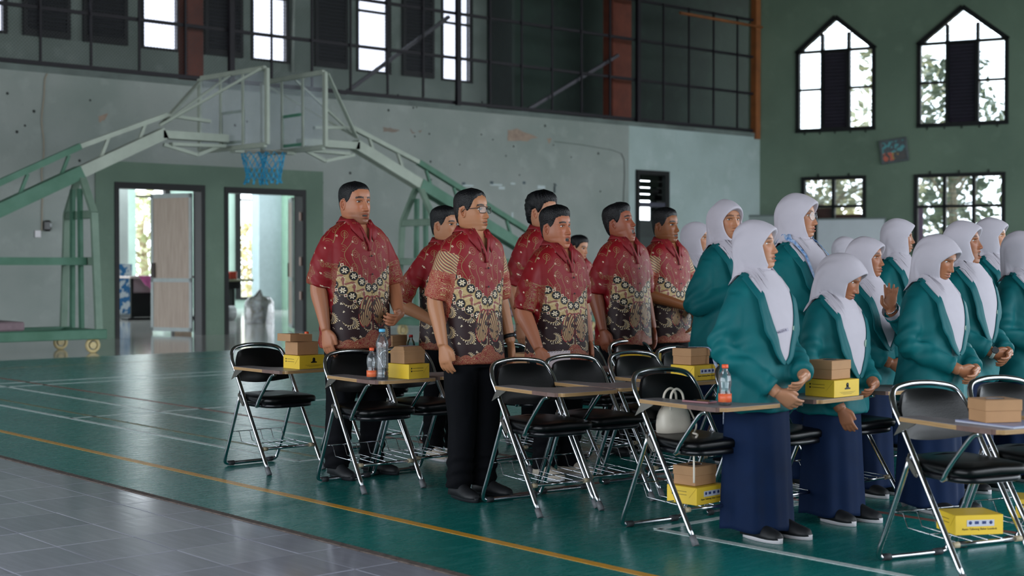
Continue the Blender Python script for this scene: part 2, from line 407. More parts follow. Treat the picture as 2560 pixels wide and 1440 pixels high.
for q in range(4):
    zz = zt_+.1+q*(dnz-zt_-.15)/4
    MB().box(dna+.0705, dnb-.1205, YA+.05, YA+.056, zz, zz+(dnz-zt_-.15)/4-.02).build('glass_slat', glass('smoky_glass', (.8, .85, .85), .1), dn)
MB().box((dna+dnb)/2+.50, dnb+1.2, YA+.5, YA+.54, 0, ZT-.2).build('sky_blocker', M_dpan, dn); MB().box(dna-.1, (dna+dnb)/2+.499, YA+.5, YA+.54, zt_+.72, ZT-.2).build('sky_blocker', M_dpan, dn)  # added dark panels, blocking part of the bright view behind the transom
# gallery: floor slab behind the wall top, back wall with tall openings and louvred shutters
YG = YA+2.6
struct(MB().box(-8, CORNER.x+2.5, YA+TH+.001, YG+.2, ZT-.18, ZT-.001).build('floor_gallery', M_gal))
struct(MB().box(-8, CORNER.x-.1, YA-.012, YA+.12, ZT, ZT+.10).build('trim_gallery_kerb', mat('dark_stained_kerb', '#6f7a76', .8, col2='#555d5a', scale=1.3)))
wpx = [(-78, 14, 83), (356, 448, 122), (630, 720, 150), (893, 974, 180), (1105, 1178, 203)]
lpx = [(58, 170, 98), (208, 313, 114), (511, 601, 141), (786, 863, 168), (1005, 1079, 193)]
wins = []
for a, b, y in wpx:
    p0 = onY(a, y, YG); p1 = onY(b, y, YG); wins.append((p0.x, p1.x, (p0.z+p1.z)/2))
louv = []
for a, b, y in lpx:
    p0 = onY(a, y, YG); p1 = onY(b, y, YG); louv.append((p0.x, p1.x, (p0.z+p1.z)/2))
ZR = 9.2; WZ = sum(w[2] for w in wins[1:])/4; WTOP = WZ+2.3
xs = -8.0; gw = MB(); xdark = onY(1217, 150, YG).x
for a, b, _ in sorted(wins):
    gw.box(xs, a, YG, YG+.18, ZT, ZR); gw.box(a, b, YG, YG+.18, ZT, WZ); gw.box(a, b, YG, YG+.18, WTOP, ZR); xs = b
gw.box(xs, xdark, YG, YG+.18, ZT, ZR); struct(gw.build('wall_gallery', M_gal))
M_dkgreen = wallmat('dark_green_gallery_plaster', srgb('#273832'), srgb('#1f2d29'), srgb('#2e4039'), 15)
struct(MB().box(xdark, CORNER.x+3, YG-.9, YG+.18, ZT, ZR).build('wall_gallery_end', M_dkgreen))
for i, (a, b, _) in enumerate(sorted(wins)):
    f = struct(MB().box(a-.03, a+.03, YG-.03, YG+.1, WZ-.03, WTOP+.03).build('window_%d' % (i+1), M_dark))
    MB().box(b-.05, b+.03, YG-.03, YG+.1, WZ-.03, WTOP+.03).build('window_frame', M_dark, f)
    MB().box(a+.0305, b-.0505, YG-.03, YG+.1, WZ-.03, WZ+.02).build('window_sill', M_dark, f)
    MB().box(a+.0305, b-.0505, YG-.02, YG+.06, WZ+1.28, WZ+1.33).build('transom', M_dark, f)
    MB().box(a+.0305, b-.0505, YG+.02, YG+.026, WZ+.021, WZ+1.279).build('pane', glass('gallery_glass', (.62, .62, .66), .05), f)
    MB().box(a+.0305, b-.0505, YG+.02, YG+.026, WZ+1.331, WTOP).build('pane', glass('gallery_glass'), f)
for i, (a, b, _) in enumerate(louv):
    zb = WZ+.0; ns = 30; r = struct(MB().box(a-.02, a+.05, YG-.09, YG-.002, zb-.02, zb+2.3).build('window_%d' % (i+6), M_louv))
    MB().box(b-.05, b+.02, YG-.09, YG-.002, zb-.02, zb+2.3).build('shutter_stile', M_louv, r)
    MB().box(a+.0505, b-.0505, YG-.09, YG-.002, zb-.02, zb+.10).build('shutter_rail', M_louv, r)
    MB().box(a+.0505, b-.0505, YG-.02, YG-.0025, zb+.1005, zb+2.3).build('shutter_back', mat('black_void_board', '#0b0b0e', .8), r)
    sl = MB().box(a+.0505, b-.0505, -.006, .006, -.034, .034, Matrix.Rotation(math.radians(-38), 4, 'X')).build('louvre_slat', mat('louvre_slat_paint', '#2b2b33', .45, var=.15), r, (0, YG-.055, zb+.15))
    for q in range(1, 28): link('louvre_slat', sl.data, r, (0, YG-.055, zb+.15+q*.076))
# brown pillars of the gallery
for i, (pa, pb, yy) in enumerate(((468, 510, YA+.35), (1533, 1580, YA+.5), (1898, 1922, YA+.3))):
    a, b = onY(pa, 150, yy).x, onY(pb, 150, yy).x
    struct(MB().cbox(a, b, yy, yy+.35, ZT, ZR, .02).build('pillar_%d' % (i+1), M_brown if i < 2 else M_orange))
struct(MB().box(CORNER.x-.22, CORNER.x-.04, YA-.05, YA+.12, ZT-.05, ZR).build('pillar_4', M_orange))
MBs = MB().tube([onY(735, -60, YG-.06), onY(731, 180, YG-.06)], .035, 8); struct(MBs.build('trim_2', mat('pale_strip_paint', '#b4bfb8', .5, var=.1)))  # pale upright strip in front of the gallery back wall
# guard fence on the wall edge: rails, posts, braces and chain-link
fence = thing('gallery_fence', 'dark metal guard fence with wire mesh along the gallery edge above the long wall', 'fence', (0, 0, 0))
YF = YA+.05
for zz, w in ((4.62, .07), (5.54, .06), (6.46, .06), (7.38, .06)):
    MB().box(6.0, CORNER.x-.23, YF-.025, YF+.025, zz-w/2, zz+w/2).build('rail', M_rail, fence)
pm = MB().box(-.018, .018, -.018, .018, 4.655, 7.4).build('post', M_rail, fence, (9.88-.89*4, YF-.044, 0)); pw = MB().box(-.05, .05, -.045, .045, ZT+.1, 8.6).build('post', M_rail, fence, (13.46, YF-.072, 0))
for k in range(-3, 21):
    x = 9.88+.89*k
    if x > CORNER.x-.3: break
    if k in (4,): continue
    link('post', (pw if (k-4) % 6 == 0 else pm).data, fence, (x, YF-.044 if (k-4) % 6 else YF-.072, 0))
for a, b in (((850, 242), (1122, 42)), ((1296, 288), (1545, 138))):
    MB().bar(onY(*a, YF+.07), onY(*b, YF+.07), .07, .07).build('brace', mat('brace_paint', '#3a3742', .5, var=.2), fence)
MB().tube([onY(1700, 32, YF-.09), onY(1925, 72, YF-.09)], .035, 8).build('handrail_pipe', M_orange, fence)
ch = MB(); sp = .062; z0, zz1 = 4.66, 7.36; x0, x1 = 7.5, 20.4; dz = zz1-z0
for dirn in (1, -1):
    k = -int(dz/sp/1.0)-1
    while x0+k*sp < x1:
        xa = x0+k*sp; xb = xa+dz
        a, b = max(xa, x0), min(xb, x1)
        if b > a:
            za, zb = z0+(a-xa), z0+(b-xa)
            if dirn < 0: a, b = x0+x1-a, x0+x1-b
            ch.add([(a, YF, za), (b, YF, zb), (b, YF, zb+.0055), (a, YF, za+.0055), (a, YF+.003, za), (b, YF+.003, zb), (b, YF+.003, zb+.0055), (a, YF+.003, za+.0055)], [(0, 1, 2, 3), (7, 6, 5, 4), (0, 4, 5, 1), (3, 2, 6, 7)], False)
        k += 1
tag(ch.build('wire_mesh', mat('galvanised_wire', '#4a4d50', .6, .3), fence), kind='stuff')
# ------------------------------------------------------------------ end wall with gabled and square windows
def bprism(m, poly, t0=0., t1=.2): return m.prism(poly, lambda a, b, t: Bp(a, b, t), t0, t1)
u1a, u1b = onB(1994, 330)[0], onB(2184, 322)[0]; u2a, u2b = onB(2297, 312)[0], onB(2516, 303)[0]
u3a, u3b = onB(2008, 447)[0], onB(2161, 443)[0]; u4a, u4b = onB(2290, 440)[0], onB(2509, 433)[0]
zlo = (onB(2090, 326)[1]+onB(2400, 308)[1])/2
zsh = (onB(1996, 138)[1]+onB(2514, 90)[1])/2; zap = (onB(2088, 50)[1]+onB(2406, 18)[1])/2
z3t = onB(2085, 445)[1]; z4t = onB(2400, 437)[1]; z3b = onB(2085, 560)[1]; z4b = .95
U1 = 15.0; cut = sorted([(u1a, u1b), (u2a, u2b)])
eb = MB(); um = [(a+b)/2 for a, b in cut]
for a, b in ((-.3, u1a), (u1b, u2a), (u2b, U1)): bprism(eb, [(a, zlo), (b, zlo), (b, ZR), (a, ZR)])
for (a, b), m_ in zip(cut, um):
    bprism(eb, [(a, zsh), (m_, zap), (m_, ZR), (a, ZR)]); bprism(eb, [(m_, zap), (b, zsh), (b, ZR), (m_, ZR)])
zm = (zlo+z4t)/2
bprism(eb, [(-.3, zm), (U1, zm), (U1, zlo), (-.3, zlo)])
for a, b in ((-.3, u3a), (u3b, u4a), (u4b, U1)): bprism(eb, [(a, 0), (b, 0), (b, zm), (a, zm)])
for a, b, t, bo in ((u3a, u3b, z3t, z3b-.5), (u4a, u4b, z4t, z4b)):
    bprism(eb, [(a, t), (b, t), (b, zm), (a, zm)]); bprism(eb, [(a, 0), (b, 0), (b, bo), (a, bo)])
struct(eb.build('wall_end', M_endgreen))
M_slat = glass('jalousie_glass', (.78, .82, .84), .08, .05, .16, (.75, .78, .8), 2.5); M_wfr = mat('dark_window_frame', '#0a1012', .5, var=.2, spec=.25)
def bbar(m, a, b, w, t0=-.04, t1=.12):
    a = np.array(a, float); b = np.array(b, float); d = unit(b-a); n = np.array([-d[1], d[0]])*w/2
    return bprism(m, [tuple(a-n), tuple(b-n), tuple(b+n), tuple(a+n)], t0, t1)
def slats(par, a, b, z0, z1, hgt=.1, top=None):
    n = max(1, round((z1-z0)/hgt)); h = (z1-z0)/n
    for k in range(n):
        za, zb = z0+k*h, z0+(k+1)*h-.006
        if top is not None:                # clipped under the slanted gable
            aa = [(a, b)]
            poly = []
            for (u, z) in ((a, za), (b, za), (b, zb), (a, zb)):
                poly.append((u, min(z, top(u))))
            if max(p[1] for p in poly)-za < .015: continue
            poly = [(u, max(z, za)) for u, z in poly]
            m = MB().prism(poly, lambda p, q, t: Bp(p, q, t+(q-za)*.25), .03, .036)
        else: m = MB().prism([(a, za), (b, za), (b, zb), (a, zb)], lambda p, q, t: Bp(p, q, t+(q-za)*.25), .03, .036)
        m.build('glass_slat', M_slat, par)
def gable(name, a, b):
    m_ = (a+b)/2; top = lambda u: zsh+(zap-zsh)*(1-abs(u-m_)/((b-a)/2))-.03
    r = struct(bbar(MB(), (a, zlo), (a, zsh+.05), .09).build(name, M_wfr))
    w3 = (b-a)/3; c1, c2 = a+w3*.98, b-w3*.98; zc = zlo+(zsh-zlo)*.52
    for p, q, w in (((b, zlo), (b, zsh+.05), .09), ((a-.05, zlo), (b+.05, zlo), .1), ((a-.04, zsh-.02), (m_, zap+.04), .11), ((m_, zap+.04), (b+.04, zsh-.02), .11),
                    ((a+.046, zsh), (b-.046, zsh), .06), ((c1, zlo+.051), (c1, top(c1)-.05), .07), ((c2, zlo+.051), (c2, top(c2)-.05), .07), ((a+.046, zc), (c1-.036, zc), .05), ((c2+.036, zc), (b-.046, zc), .05)):
        bbar(MB(), p, q, w).build('frame_bar', M_wfr, r)
    for p, q in ((a+.05, c1-.04), (c2+.04, b-.05)):
        slats(r, p, q, zlo+.06, zc-.03, .115); slats(r, p, q, zc+.03, zsh-.035, .115)
    for p, q in ((a+.05, c1-.04), (c1+.04, m_-.001), (m_+.001, c2-.04), (c2+.04, b-.05)): slats(r, p, q, zsh+.035, zap, .18, top)
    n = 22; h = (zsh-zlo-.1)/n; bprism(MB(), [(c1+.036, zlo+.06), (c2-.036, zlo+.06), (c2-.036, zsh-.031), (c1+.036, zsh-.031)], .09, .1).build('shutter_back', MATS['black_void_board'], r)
    for k in range(n):
        za = zlo+.06+k*h
        MB().prism([(c1+.037, za), (c2-.037, za), (c2-.037, za+h*.85), (c1+.037, za+h*.85)], lambda p, q, t: Bp(p, q, t-(q-za)*.5), .055, .065).build('louvre_slat', mat('purple_black_louvre', '#282230', .5, var=.15), r)
    for k in range(5): bprism(MB(), [(a+(b-a)*(k+.5)/5-.015, zlo-.1), (a+(b-a)*(k+.5)/5+.015, zlo-.1), (a+(b-a)*(k+.5)/5+.01, zlo-.051), (a+(b-a)*(k+.5)/5-.01, zlo-.051)], -.03, 0).build('frame_clip', M_wfr, r)
gable('window_11', u1a, u1b); gable('window_12', u2a, u2b)
def square(name, a, b, t, bo, cols, zmid, low='glass'):
    r = struct(bbar(MB(), (a, bo), (a, t+.04), .09).build(name, M_wfr)); w = (b-a)/cols
    for p, q, ww in (((b, bo), (b, t+.04), .09), ((a+.046, t), (b-.046, t), .09), ((a+.046, zmid), (b-.046, zmid), .07), ((a-.05, bo), (b+.05, bo), .09)): bbar(MB(), p, q, ww).build('frame_bar', M_wfr, r)
    for k in range(1, cols): bbar(MB(), (a+w*k, bo+.046), (a+w*k, t-.046), .075).build('frame_bar', M_wfr, r)
    for k in range(cols):
        p, q = a+w*k+.05, a+w*(k+1)-.05
        slats(r, p, q, zmid+.04, t-.05, .115)
        if low == 'glass': slats(r, p, q, bo+.05, zmid-.04, .115)
        else: bprism(MB(), [(p, bo+.05), (q, bo+.05), (q, zmid-.04-.16*(k % 2)), (p, zmid-.04-.16*(k % 2))], .03, .06).build('lower_panel', mat('brown_lower_panel', '#3a1f16', .6, var=.2), r)
    for k in range(cols): bbar(MB(), (a+w*(k+.5), t+.045), (a+w*(k+.5), t+.11), .03, -.03, 0).build('frame_clip', M_wfr, r)
square('window_13', u3a, u3b, z3t, z3b-.5, 2, onB(2085, 516)[1], 'panel')
square('window_14', u4a, u4b, z4t, z4b, 3, onB(2400, 515)[1])
bprism(MB(), [(u4a+.07, z4b+.05), (u4a+.17, z4b+.05), (u4a+.17, onB(2400, 515)[1]-.04), (u4a+.07, onB(2400, 515)[1]-.04)], -.02, .02).build('shutter_edge', mat('mauve_shutter_edge', '#6e5a70', .6), bpy.data.objects['window_14'])
# ------------------------------------------------------------------ roof, unseen sides of the hall
struct(MB().box(-8.2, 36, -8.2, YG+.2, ZR, ZR+.15).build('ceiling', mat('brown_roof_lining', '#5a544c', .9)))
struct(MB().box(-8.2, -8, -8, YA, 5.4, ZR).build('wall_left', M_wall)); struct(MB().box(-8.2, 36, -8.2, -8, 8.0, ZR).build('wall_front', M_wall))
struct(MB().box(-8.2, -8, 19.2, YA+TH, 0, 5.4).build('wall_left_end', M_wall)); struct(MB().box(-8.2, 4, -8.2, -8, 0, 8.0).build('wall_front_end', M_wall))
for k in range(4): struct(MB().box(-8.2, -7.95, -7+k*6.6, -6.7+k*6.6, 0, 5.4).build('pillar_%d' % (5+k), M_lgrey))
for k in range(3): struct(MB().box(11+k*8, 11.3+k*8, -8.2, -7.95, 0, 8.0).build('pillar_%d' % (9+k), M_lgrey))
struct(MB().box(-60, 90, -60, 90, -.5, -.13).build('ground_outside', mat('dry_ground', '#8c8570', .9, var=.2, scale=.5)))  # unseen ground plane, added to bounce sky light
# ------------------------------------------------------------------ annex behind the doorways
YB = 36.8
struct(MB().box(6, 30, YA+TH, 32.5, ZT-.6, ZT-.4).build('ceiling_annex', M_lgrey))
w1 = onY(340, 600, YB).x, onY(424, 600, YB).x; w2 = onY(588, 600, YB).x, onY(643, 600, YB).x
wzb = onY(380, 697, YB).z, onY(615, 745, YB).z; an = MB()
for a, b, za, zb in ((6, w1[0], 0, ZT-.6), (w1[0], w1[1], 0, wzb[0]), (w1[1], w2[0], 0, ZT-.6), (w2[0], w2[1], 0, wzb[1]), (w2[1], 30, 0, ZT-.6)): an.box(a, b, YB, YB+.2, za, zb)
struct(an.build('wall_annex', M_mint))
pl = onY(288, 600, 33.5).x, onY(322, 600, 33.5).x
p_ = struct(MB().cbox(pl[0]-.6, pl[1], 33.5, 34.1, 0, ZT-.6, .02).build('pillar_12', M_lgrey))
q0, q1 = onY(648, 600, 34.5).x, onY(704, 600, 34.5).x; struct(MB().box(q0, q1, 34.5, 34.9, 0, ZT-.6).build('pillar_13', mat('blue_grey_pillar', '#a3b4b6', .8, var=.06)))
q2 = onY(737, 600, 34.2).x; struct(MB().box(q1, q2+.8, 34.2, 34.9, 0, ZT-.6).build('pillar_14', mat('green_pillar', '#86a892', .8, var=.06)))
for i, ((a, b), zb) in enumerate(((w1, wzb[0]), (w2, wzb[1]))):
    r = struct(MB().box(b-.16 if i == 0 else a, b if i == 0 else a+.16, YB-.06, YB+.1, zb-.04, ZT-.6).build('window_%d' % (15+i), M_dark))
    MB().box(a if i == 0 else a+.1605, b-.1605 if i == 0 else b, YB-.04, YB+.05, zb-.05, zb+.03).build('window_sill', M_dark, r)
    zt2 = onY(380, 492, YB).z
    MB().box(a if i == 0 else a+.1605, b-.1605 if i == 0 else b, YB-.02, YB+.03, zt2-.03, zt2+.03).build('transom', M_dark, r)
    MB().box(a if i == 0 else a+.1605, b-.1605 if i == 0 else b, YB+.04, YB+.046, zb+.031, zt2-.031).build('pane', glass('clear_glass', (.92, .95, .93), .03), r)
# ------------------------------------------------------------------ basketball stands
M_pale = mat('faded_mint_steel', '#a0a89c', .6, var=.10, scale=3); M_stg = mat('worn_green_steel', '#38664f', .6, col2='#4f7a66', scale=2.5)
M_stg2 = mat('chalky_green_steel', '#7b9080', .65, col2='#688070', scale=2); M_net = mat('blue_net_cord', '#0f86b8', .6, col2='#3aa9cf', scale=20)
M_acr = glass('scuffed_backboard', (.97, .98, .99), .0, .2, .22, (.82, .86, .95), 1.6); M_tape = mat('board_mark_paint', '#8a9c86', .6, var=.1); M_tapeg = mat('green_board_mark', '#4f8a70', .6, var=.12)
M_cream = mat('cream_caster_wheel', '#b9a777', .5, var=.2, scale=10)
def stand(label, ax, xb, sg, skew, tape, low):
    # sg=+1: counterweight towards smaller x, board at larger x
    st = thing('basketball_stand', label, 'basketball stand', (xb, ax, 0))
    X = lambda d: -sg*d                  # distance back from the board plane
    # base trolley
    for y in (-.62, .62): MB().cbox(min(X(2.45), X(6.4)), max(X(2.45), X(6.4)), y-.05, y+.05, .20, .34, .01).build('base_beam', M_stg, st)
    for d in (2.5, 4.4, 6.3): MB().cbox(min(X(d-.05), X(d+.05)), max(X(d-.05), X(d+.05)), -.569, .569, .21, .33, .01).build('base_crossbar', M_stg, st)
    MB().cbox(min(X(3.6), X(6.2)), max(X(3.6), X(6.2)), -.5, .5, .345, .47, .02).build('counterweight', mat('pinkish_concrete', '#7d6a70', .9, var=.15), st)
    for d in (2.62, 6.2):
        for y in (-.55, .55):
            w = MB().tube([(X(d)+.09*math.cos(a), y, .11+.09*math.sin(a)) for a in np.linspace(0, 2*PI, 20, endpoint=False)], .026, 8, closed=True).build('caster', M_cream, st)
            MB().tube([(X(d), y-.025, .11), (X(d), y+.025, .11)], .05, 12).build('caster_hub', M_cream, w)
            MB().box(X(d)-.02, X(d)+.02, y+.03, y+.045, .1, .2).build('caster_fork', mat('grey_fork_steel', '#5a5f60', .5, .6), w)
    # gabled upright frame standing across the trolley
    da = 2.55; za = low
    for s_ in (-1, 1):
        MB().bar((X(da), s_*.60, .34), (X(da), s_*.46, 2.02), .1, .06, (0, 1, 0)).build('upright', M_stg2, st)
        MB().bar((X(da), s_*.46, 2.02), (X(da), s_*.05, za), .1, .06, (0, 1, 0)).build('upright', M_stg2, st)
        MB().bar((X(da+.06), s_*.16, .34), (X(da+.06), s_*.12, za-.2), .05, .09, (0, 1, 0)).build('inner_post', M_stg, st)
    for zz, hw in ((2.0, .47), (1.32, .53)): MB().cbox(X(da)-.04, X(da)+.04, -hw, hw, zz-.06, zz+.06, .01).build('tie_bar', M_stg2, st)
    for y in (-.3, .3): MB().bar((X(da+.06), y, 1.32), (X(4.4), y, 1.32), .08, .11).build('side_rail', M_stg, st)
    for y in (-.3, .3): MB().bar((X(4.0), y, .34), (X(4.0), y, za-1.0), .1, .1).build('rear_post', M_stg, st)
    # sloping boom, truss rail above it, level arm at the top
    zt = 3.28; dk = 1.2; sl = (zt-za-.05)/(da-dk)
    b0 = (X(dk), 0, zt); b1 = (X(da+3.4), 0, zt-sl*(da+3.4-dk)); mid_ = (X(da), 0, zt-sl*(da-dk))
    MB().bar(b0, mid_, .2, .17).build('boom', M_pale, st); MB().bar(mid_, b1, .22, .19).build('boom', M_stg, st)
    o = .38; t0 = (X(dk-.05), 0, zt+o*.75); MB().bar(t0, (mid_[0], 0, mid_[2]+o), .09, .07).build('truss_rail', M_pale, st); MB().bar((mid_[0], 0, mid_[2]+o), (b1[0], 0, b1[2]+o), .1, .09).build('truss_rail', M_stg, st)
    for q in range(8):
        d = dk+.4+q*.62; z = zt-sl*(d-dk); MB().bar((X(d), 0, z+.08), (X(d-.12), 0, z+o-.0), .045, .045).build('truss_strut', M_pale if d < da else M_stg, st)
    MB().bar((X(.12), 0, zt-.02), (X(dk+.05), 0, zt-.02), .2, .12).build('level_arm', M_pale, st); MB().bar((X(dk), 0, zt+o*.75), (X(.4), 0, zt+o*.62), .08, .05).build('level_arm', M_pale, st)
    MB().bar((X(.15), .0, zt-.14), (X(dk*.9), 0, zt-.16), .14, .05).build('level_arm', M_pale, st)
    MB().bar((X(.2), 0, zt-.13), (X(.62), 0, zt-.3), .05, .05).build('knee_brace', M_pale, st); MB().bar((X(.62), 0, zt-.3), (X(dk), 0, zt-.17), .05, .05).build('knee_brace', M_pale, st)
    # backboard
    bd = bpy.data.objects.new('backboard', None); COL.objects.link(bd); bd.parent = st; bd.location = (0, 0, 0); bd.rotation_euler = (0, 0, skew)
    w, zb, zt2 = .93, 3.12, 4.3
    for y in (-w, w): MB().cbox(-.03, .03, y-.04, y+.04, zb, zt2, .008).build('board_frame', M_pale, bd)
    for z in (zb, zt2): MB().cbox(-.03, .03, -w+.0405, w-.0405, z-.04, z+.04, .008).build('board_frame', M_pale, bd)
    for y in (-.31, .31): MB().box(-.028, -.008, y-.025, y+.025, zb+.0405, zt2-.0405).build('board_stile', M_pale, bd)
    MB().box(-.005, .005, -w+.0405, w-.0405, zb+.0405, zt2-.0405).build('clear_panel', M_acr, bd)
    for a, b, c, d in ((-.33, .33, 3.66, 3.71), (-.33, .33, 3.18, 3.23)): MB().box(.0055 if sg > 0 else -.0075, .0075 if sg > 0 else -.0055, a, b, c, d).build('target_mark', tape, bd)
    for y in (-.33, .28): MB().box(.0055 if sg > 0 else -.0075, .0075 if sg > 0 else -.0055, y, y+.05, 3.2305, 3.6595).build('target_mark', tape, bd)
    ks = (X(dk+.05), 0, zt+.12)
    for y in (-w, w): MB().bar(ks, (X(.04), y, zt2-.02), .055, .035).build('board_stay', M_pale, st)
    MB().bar(ks, (X(.04), .0, zt2-.03), .04, .03).build('board_stay', M_pale, st)
    # rim and net
    rc = sg*.40; rm = MB().tube([(rc+.225*math.cos(a), .225*math.sin(a), 3.08) for a in np.linspace(0, 2*PI, 28, endpoint=False)], .012, 6, closed=True).build('rim', mat('rim_paint', '#9a978c', .5, var=.3), st)
    MB().box(min(0, rc*.42), max(0, rc*.42), -.08, .08, 3.05, 3.1).build('rim_bracket', M_pale, rm)
    nt_ = MB(); ns = 10; lv = 5
    rad = [.22, .205, .17, .145, .135, .15]; zz = [3.075, 2.98, 2.88, 2.78, 2.70, 2.62]; rr = random.Random(int(xb*10))
    P = [[(rc+rad[l]*math.cos(2*PI*(k+.5*(l % 2))/ns)+rr.uniform(-.012, .012), rad[l]*math.sin(2*PI*(k+.5*(l % 2))/ns)+rr.uniform(-.012, .012), zz[l]+rr.uniform(-.02, .02)*(l > 0)) for k in range(ns)] for l in range(6)]
    for l in range(5):
        for k in range(ns):
            for dk_ in ((0, 1) if l % 2 else (0, -1)): nt_.tube([P[l][k], P[l+1][(k+dk_) % ns]], .0075 if l else .006, 4)
            if l: nt_.tube([np.array(P[l][k])+(0, 0, .014), np.array(P[l][k])-(0, 0, .014)], .013, 5)
    for k in range(ns): nt_.tube([P[5][k], np.array(P[5][k])+(rr.uniform(-.02, .02), rr.uniform(-.02, .02), -.05)], [.012, .02], 5)
    nt_.build('net', M_net, rm); return st
stand('portable basketball stand whose wheeled trolley stands at the picture edge beside the first doorway', 20.15, 11.72, 1, math.radians(4), M_tape, 2.58)
stand('portable basketball stand standing behind the men with green painted target square', 19.95, 12.72, -1, 0, M_tapeg, 2.62)
# ------------------------------------------------------------------ wall fittings
YW = YA-.001
M_cable = mat('cream_cable', '#9a9080', .6)
c0 = onY(120, 183, YW); pts = [onY(x, y, YW-.012) for x, y in ((118, 184), (112, 200), (110, 240), (104, 300), (109, 350), (109, 390), (104, 430), (107, 470), (105, 520), (105, 560), (104, 577))]
tag(MB().tube(bez(pts, 4), .012, 6).build('hanging_cable', M_cable), 'cream electric cable hanging down the grey wall to the black socket box', 'cable')
def wbox(px0, py0, px1, py1, d, b=.01, Y=YW):
    a, b_ = onY(px0, py1, Y), onY(px1, py0, Y); return MB().cbox(a.x, b_.x, Y-d, Y-.001, a.z, b_.z, b)
sk = wbox(107, 551, 125, 578, .09, .03).build('socket_box', mat('black_plastic', '#0a0a0c', .35)); tag(sk, 'black plastic socket box on the grey wall below the cable', 'socket box')
p = onY(121, 563, YW); MB().box(p.x-.015, p.x+.015, YW-.096, YW-.0905, p.z-.03, p.z+.03).build('socket_plate', mat('grey_plate', '#8a8f90', .4), sk)
sw = wbox(86, 576, 101, 594, .03, .008).build('light_switch', mat('white_switch_plastic', '#c9c5c8', .4)); tag(sw, 'white square light switch on the grey wall below the black box', 'switch')
# broken plaster: raised brick-coloured scars and small hooks
M_scar = mat('bare_mortar_scar', '#a58f80', .95, col2='#8d7a6e', scale=9, bump=.6, bscale=20)
def scar(pts, seed, m=M_scar):
    P = [onY(x, y, YW) for x, y in pts]; rg = random.Random(seed); poly = []
    for i, a in enumerate(P):
        b = P[(i+1) % len(P)]
        for k in range(3): t = k/3; poly.append((a.x+(b.x-a.x)*t+rg.uniform(-.015, .015), a.z+(b.z-a.z)*t+rg.uniform(-.012, .012)))
    MB().prism(poly, lambda u, v, t: (u, YW-t, v), .0, .004).build('plaster_scar', m, wallA)
scar([(1270, 326), (1292, 322), (1345, 343), (1318, 352), (1270, 352)], 1); scar([(1366, 346), (1379, 346), (1372, 360)], 2)
scar([(957, 318), (976, 320), (998, 325), (990, 331), (958, 328)], 3, mat('dark_scar', '#84786f', .95, bump=.5)); scar([(246, 290), (268, 284), (262, 300), (248, 306)], 4)
scar([(1024, 322), (1032, 330), (1040, 333), (1030, 334)], 5, MATS['dark_scar']); scar([(1045, 327), (1056, 326), (1050, 333)], 6, MATS['dark_scar'])
M_crk = mat('crack_shadow', '#4b4f4c', .95)
cp = [(1385, 354), (1420, 358), (1460, 363), (1500, 370), (1530, 375), (1553, 384), (1560, 400), (1561, 440), (1559, 480), (1558, 520)]
for i in range(len(cp)-1):
    a, b = onY(*cp[i], YW), onY(*cp[i+1], YW); MB().bar((a.x, YW-.001, a.z), (b.x, YW-.001, b.z), .012 if i < 5 else .03, .004, (0, 1, 0)).build('crack', M_crk, wallA)
M_bit = mat('blue_grey_plug', '#3f5057', .6); M_pap = mat('torn_white_paper', '#b9c4c6', .8)
for (x, y, w, h, m) in ((1124, 458, 10, 6, M_bit), (1159, 459, 8, 6, M_bit), (1229, 457, 8, 7, M_bit), (1310, 457, 7, 6, M_bit), (1254, 470, 15, 6, M_pap), (1282, 459, 11, 4, M_pap), (1240, 462, 30, 3, M_pap), (1353, 468, 19, 7, M_pap), (1281, 543, 4, 24, M_pap), (1170, 464, 26, 3, M_pap)):
    o = wbox(x-w/2, y-h/2, x+w/2, y+h/2, .006, .001).build('wall_remnant', m, wallA)
rr = random.Random(12); hole = mat('screw_hole', '#2c302f', .9)
for k in range(60):
    x, y = rr.uniform(5, 1560), rr.uniform(220, 560)
    if 230 < x < 800 and y > 400: continue
    p = onY(x, y, YW); MB().lathe([(.0, 0), (rr.uniform(.015, .03), 0), (.012, .012), (0, .012)], 7).build('nail_hole', hole, wallA, (p.x, YW-.0005, p.z), (PI/2, 0, 0))
pk = thing('wall_hook', 'small bent dark wall hook near the crack on the long wall', 'hook', (0, 0, 0))
MB().tube([onY(1386, 459, YW-.03), onY(1391, 464, YW-.03), onY(1387, 466, YW-.03), onY(1387, 482, YW-.02)], .014, 6).build('hook_rod', M_bit, pk)
